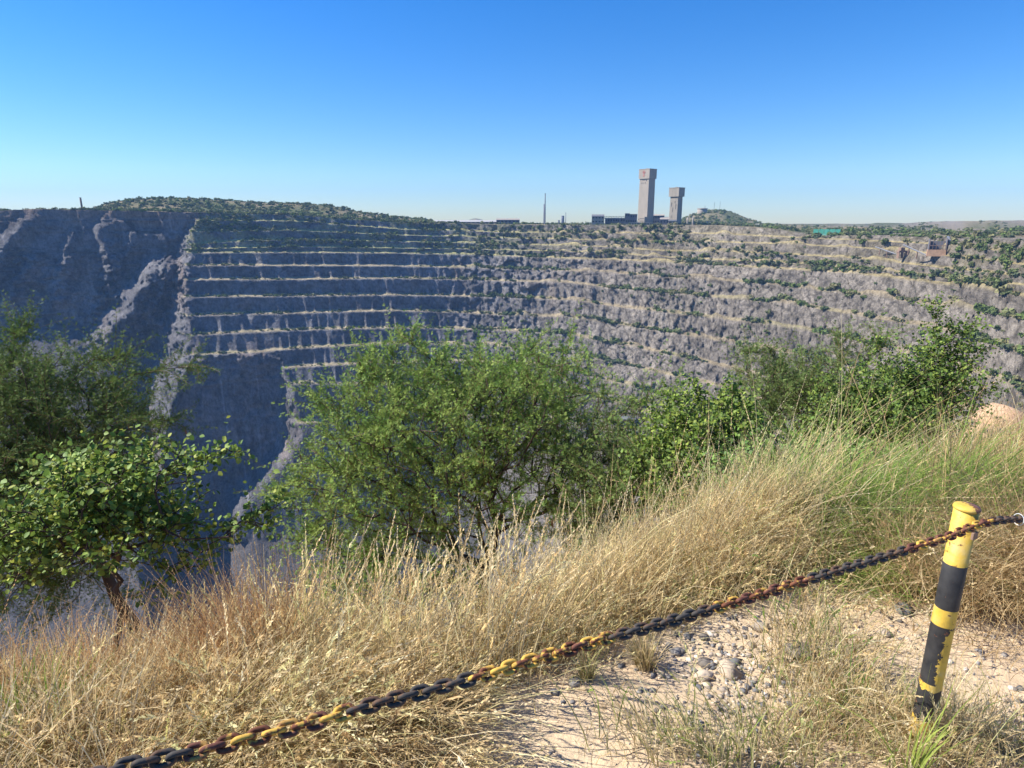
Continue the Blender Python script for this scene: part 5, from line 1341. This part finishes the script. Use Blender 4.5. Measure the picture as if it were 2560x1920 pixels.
# right: feathery shrub behind, small broad leaved ones before it
acacia('dark feathery shrub behind the leafy vine clump', 'shrub', ground_base(1990, 8.3), [(1990, 1200, 8.3), (1990, 1120, 8.3)],
       [(1950, 955, 8.4, 110, 55, .8), (2060, 1000, 8.3, 110, 60, .8), (1960, 1040, 8.2, 120, 70, .8), (2080, 930, 8.4, 60, 50, .4, .6)], 250, 841, n_per=2, up=.35, cols=np.array([(.12, .19, .05), (.20, .26, .08)]),
       extra=[[(2080, 960, 8.3), (2100, 890, 8.3), (2110, 850, 8.3)], [(1950, 930, 8.3), (1930, 885, 8.3), (1870, 880, 8.3)], [(2150, 960, 8.3), (2185, 880, 8.3), (2195, 855, 8.3)]])
acacia('shaded feathery shrub between the big thorn tree and the grass', 'shrub', ground_base(1590, 6.4), [(1590, 1380, 6.4), (1590, 1320, 6.4)],
       [(1560, 1210, 6.4, 150, 100, .8), (1660, 1250, 6.2, 90, 90, .7), (1500, 1330, 6.3, 120, 90, .7)], 270, 861, n_per=2, cols=np.array([(.12, .19, .05), (.19, .25, .07)]))
def broad(label, cat, name, base, trunk_px, ells, nt_, seed, size, cols, bmat, L=(.12, .28), n_per=2, per=1, steps=7, r_base=.03, keep=1.0, aspect=.8, up=.1, extra=None, solo=0, leafname='crown', mid=None, r_tip=.003):
    trunk = [base] + [P3(*p) for p in trunk_px]; tr = []
    for a, c in zip(trunk[:-1], trunk[1:]):
        for f in np.linspace(0, 1, 5)[:-1]: tr.append(a * (1 - f) + c * f)
    tr.append(trunk[-1]); r_ = np.random.default_rng(seed)
    tr = [p + (r_.normal(0, .010, 3) if 0 < i < len(tr) - 1 else 0) for i, p in enumerate(tr)]
    tg = crown_targets(ells, nt_, seed + 1); A, par, tips = grow(tr, tg, seed + 2, step=.14, jit=.022, inward=.3)
    if extra:
        for pts in extra:
            pp = np.array([P3(*p) for p in pts]); prev = int(np.argmin(np.linalg.norm(A - pp[0], axis=1)))
            for q in pp[1:]:
                st_ = A[prev].copy()
                for f in range(1, 5):
                    A = np.vstack([A, st_ * (1 - f / 4) + q * (f / 4) + r_.normal(0, .008, 3)]); par = np.append(par, prev); prev = len(A) - 1; tips = np.append(tips, prev)
    e = empty(name, (0, 0, 0)); tag(e, label, cat)
    parts(e, A, par, len(tr), r_tip, r_base, .45, bmat)
    P, Dr, Ls = shoots(A, par, tips, n_per, L[0], L[1], .9, up, seed + 3, steps, mid=nt_ // 2 if mid is None else mid)
    V, Q = twig_mesh(P, .0016); mesh_np('twigs', V, Q, bmat, parent=e)
    W, c_ = round_leaves(P, Dr, per, size, cols, seed + 4, aspect, keep)
    if solo:
        near = np.argsort(np.linalg.norm(W[:, 0], axis=1)); sol = near[:solo]; rest = near[solo:]
        for k in sol:
            o = mesh_np('leaf', W[k] - W[k, 0], LEAF_Q, M_BROAD, np.repeat(c_[k][None], 6, 0), parent=e); o.location = W[k, 0]
        W, c_ = W[rest], c_[rest]
    n = len(W); Q = (LEAF_Q[None] + np.arange(n)[:, None, None] * 6).reshape(-1, 4)
    o = mesh_np(leafname, W.reshape(-1, 3), Q, M_BROAD, np.repeat(c_, 6, 0), parent=e)
    if solo: o['kind'] = 'stuff'
    print(label[:20], 'leaves', n)
    return e
LG = [(.13, .215, .04), (.18, .28, .05), (.26, .36, .07), (.09, .15, .03), (.36, .40, .08)]
broad('small round leaved tree with crooked trunk at the brink', 'tree', 'tree', ground_base(290, 4.0), [(300, 1640, 4.0), (300, 1500, 4.0), (296, 1400, 4.0)],
      [(190, 1250, 4.0, 170, 90, .5), (330, 1170, 4.0, 190, 50, .4), (120, 1360, 3.9, 120, 50, .45), (300, 1310, 4.0, 160, 60, .5), (440, 1290, 4.1, 130, 45, .35, .6), (500, 1370, 4.1, 110, 40, .3, .35), (630, 1310, 4.1, 50, 45, .25, .8)], 560, 881, .040, LG, M_BARK,
      n_per=2, keep=.78, steps=7, r_base=.020, solo=300, leafname='crown', L=(.08, .22), mid=120, up=.25,
      extra=[[(400, 1200, 4.0), (480, 1155, 4.0), (560, 1130, 4.0), (585, 1128, 4.0)], [(330, 1400, 4.0), (420, 1420, 4.0), (560, 1340, 4.1), (660, 1280, 4.1), (690, 1268, 4.1)], [(310, 1500, 4.0), (420, 1450, 4.0), (520, 1400, 4.1)]])
broad('bright leafy vine clump right of the big thorn tree', 'shrub', 'shrub', ground_base(1740, 6.2), [(1730, 1330, 6.2), (1725, 1240, 6.2)],
      [(1720, 1080, 6.2, 90, 85, .6), (1830, 1050, 6.3, 70, 60, .5), (1690, 1170, 6.1, 120, 80, .6), (1850, 1130, 6.2, 110, 80, .6)], 620, 901, .040, [(.13, .21, .035), (.18, .26, .045), (.27, .34, .06), (.09, .15, .03)], M_BARKL, n_per=3, steps=8, L=(.10, .28), up=.25,
      extra=[[(1740, 1020, 6.2), (1742, 960, 6.2)], [(1690, 1020, 6.2), (1680, 985, 6.2)], [(1850, 1010, 6.3), (1835, 970, 6.3)]])
broad('tall ragged bush with an upright leafy spire', 'shrub', 'shrub', ground_base(2250, 7.2), [(2250, 1250, 7.2), (2255, 1130, 7.2)],
      [(2360, 900, 7.3, 45, 95, .35, 1.6), (2290, 960, 7.2, 80, 70, .6), (2170, 1020, 7.1, 120, 80, .8), (2260, 1080, 7.1, 150, 80, .8), (2390, 980, 7.2, 60, 70, .5), (2120, 1120, 7.0, 110, 80, .7)], 900, 921, .036, [(.095, .165, .03), (.14, .215, .04), (.22, .29, .05), (.07, .12, .03)], M_BARK, n_per=3, steps=9, L=(.12, .34), up=.3,
      extra=[[(2350, 850, 7.3), (2335, 800, 7.3), (2325, 762, 7.3)], [(2390, 880, 7.3), (2405, 840, 7.3), (2430, 815, 7.3)], [(2420, 900, 7.3), (2445, 880, 7.3)], [(2220, 930, 7.2), (2195, 880, 7.2), (2200, 860, 7.2)]])
broad('low yellow green bush behind the tall grass', 'shrub', 'shrub', ground_base(1960, 5.2), [(1960, 1380, 5.2)],
      [(1900, 1200, 5.3, 130, 70, .5), (2050, 1180, 5.3, 130, 70, .5), (2180, 1190, 5.0, 120, 60, .5)], 480, 941, .034, [(.11, .21, .05), (.16, .28, .06), (.22, .32, .08)], M_BARKL, n_per=3, steps=7, L=(.1, .25), up=.3)
broad('low mat of small bright leaves behind the yellow post', 'shrub', 'shrub', ground_base(2230, 3.9), [(2230, 1330, 4.0)],
      [(2150, 1260, 4.1, 130, 50, .35), (2260, 1290, 4.0, 120, 50, .3), (2200, 1350, 3.8, 130, 40, .3)], 420, 961, .022, [(.13, .24, .05), (.18, .30, .06), (.24, .33, .08)], M_BARKL, n_per=3, steps=7, L=(.06, .16), up=.2, r_base=.015, r_tip=.0015)
# lying green grass tangle left of the post
band(14000, box_f(1.55, 2.9, 2.95, 4.6), .42, .92, (.22, -.10), .40, .0021, np.vstack([GRN * 1.4, GRN * 1.15]), 431, .02, .55, tuft=.08)
band(6000, px_f([(2150, 1380), (2220, 1400), (2280, 1370), (2120, 1420)], .16), .18, .42, (.25, -.15), .45, .0019, np.vstack([GRN * 1.4, GRN * 1.1, STRAW[1:2]]), 432, .05, .55, tuft=.07)
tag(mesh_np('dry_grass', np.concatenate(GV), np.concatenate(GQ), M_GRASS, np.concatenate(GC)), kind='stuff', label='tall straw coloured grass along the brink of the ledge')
print('grass quads', sum(len(q) for q in GQ))
# pale boulder on the earth spur
for (u, v, k, s, lab) in [(2500, 1062, 8.2, .34, 'orange boulder crowning the earth spur'), (2465, 1100, 7.9, .26, 'pinkish boulder lower down the earth spur')]:
    p = P3(u, v, k); rr_ = np.random.default_rng(int(s * 100)); V = list(ICO_V); F2 = []; ed = {}
    for f in ICO_F:
        m_ = []
        for a, b_ in ((0, 1), (1, 2), (2, 0)):
            key = tuple(sorted((f[a], f[b_])))
            if key not in ed: ed[key] = len(V); V.append((V[f[a]] + V[f[b_]]) / 2 * 1.12)
            m_.append(ed[key])
        F2 += [(f[0], m_[0], m_[2]), (f[1], m_[1], m_[0]), (f[2], m_[2], m_[1]), tuple(m_)]
    V = np.array(V) * (1 + .3 * (rr_.random((len(V), 1)) - .5)) * s * [1, 1, .8]
    o = mesh_np('boulder', V, np.array(F2), M_STONE, np.repeat(np.array([[.52, .34, .22]]), len(V), 0)); o.location = p; tag(o, lab, 'boulder')
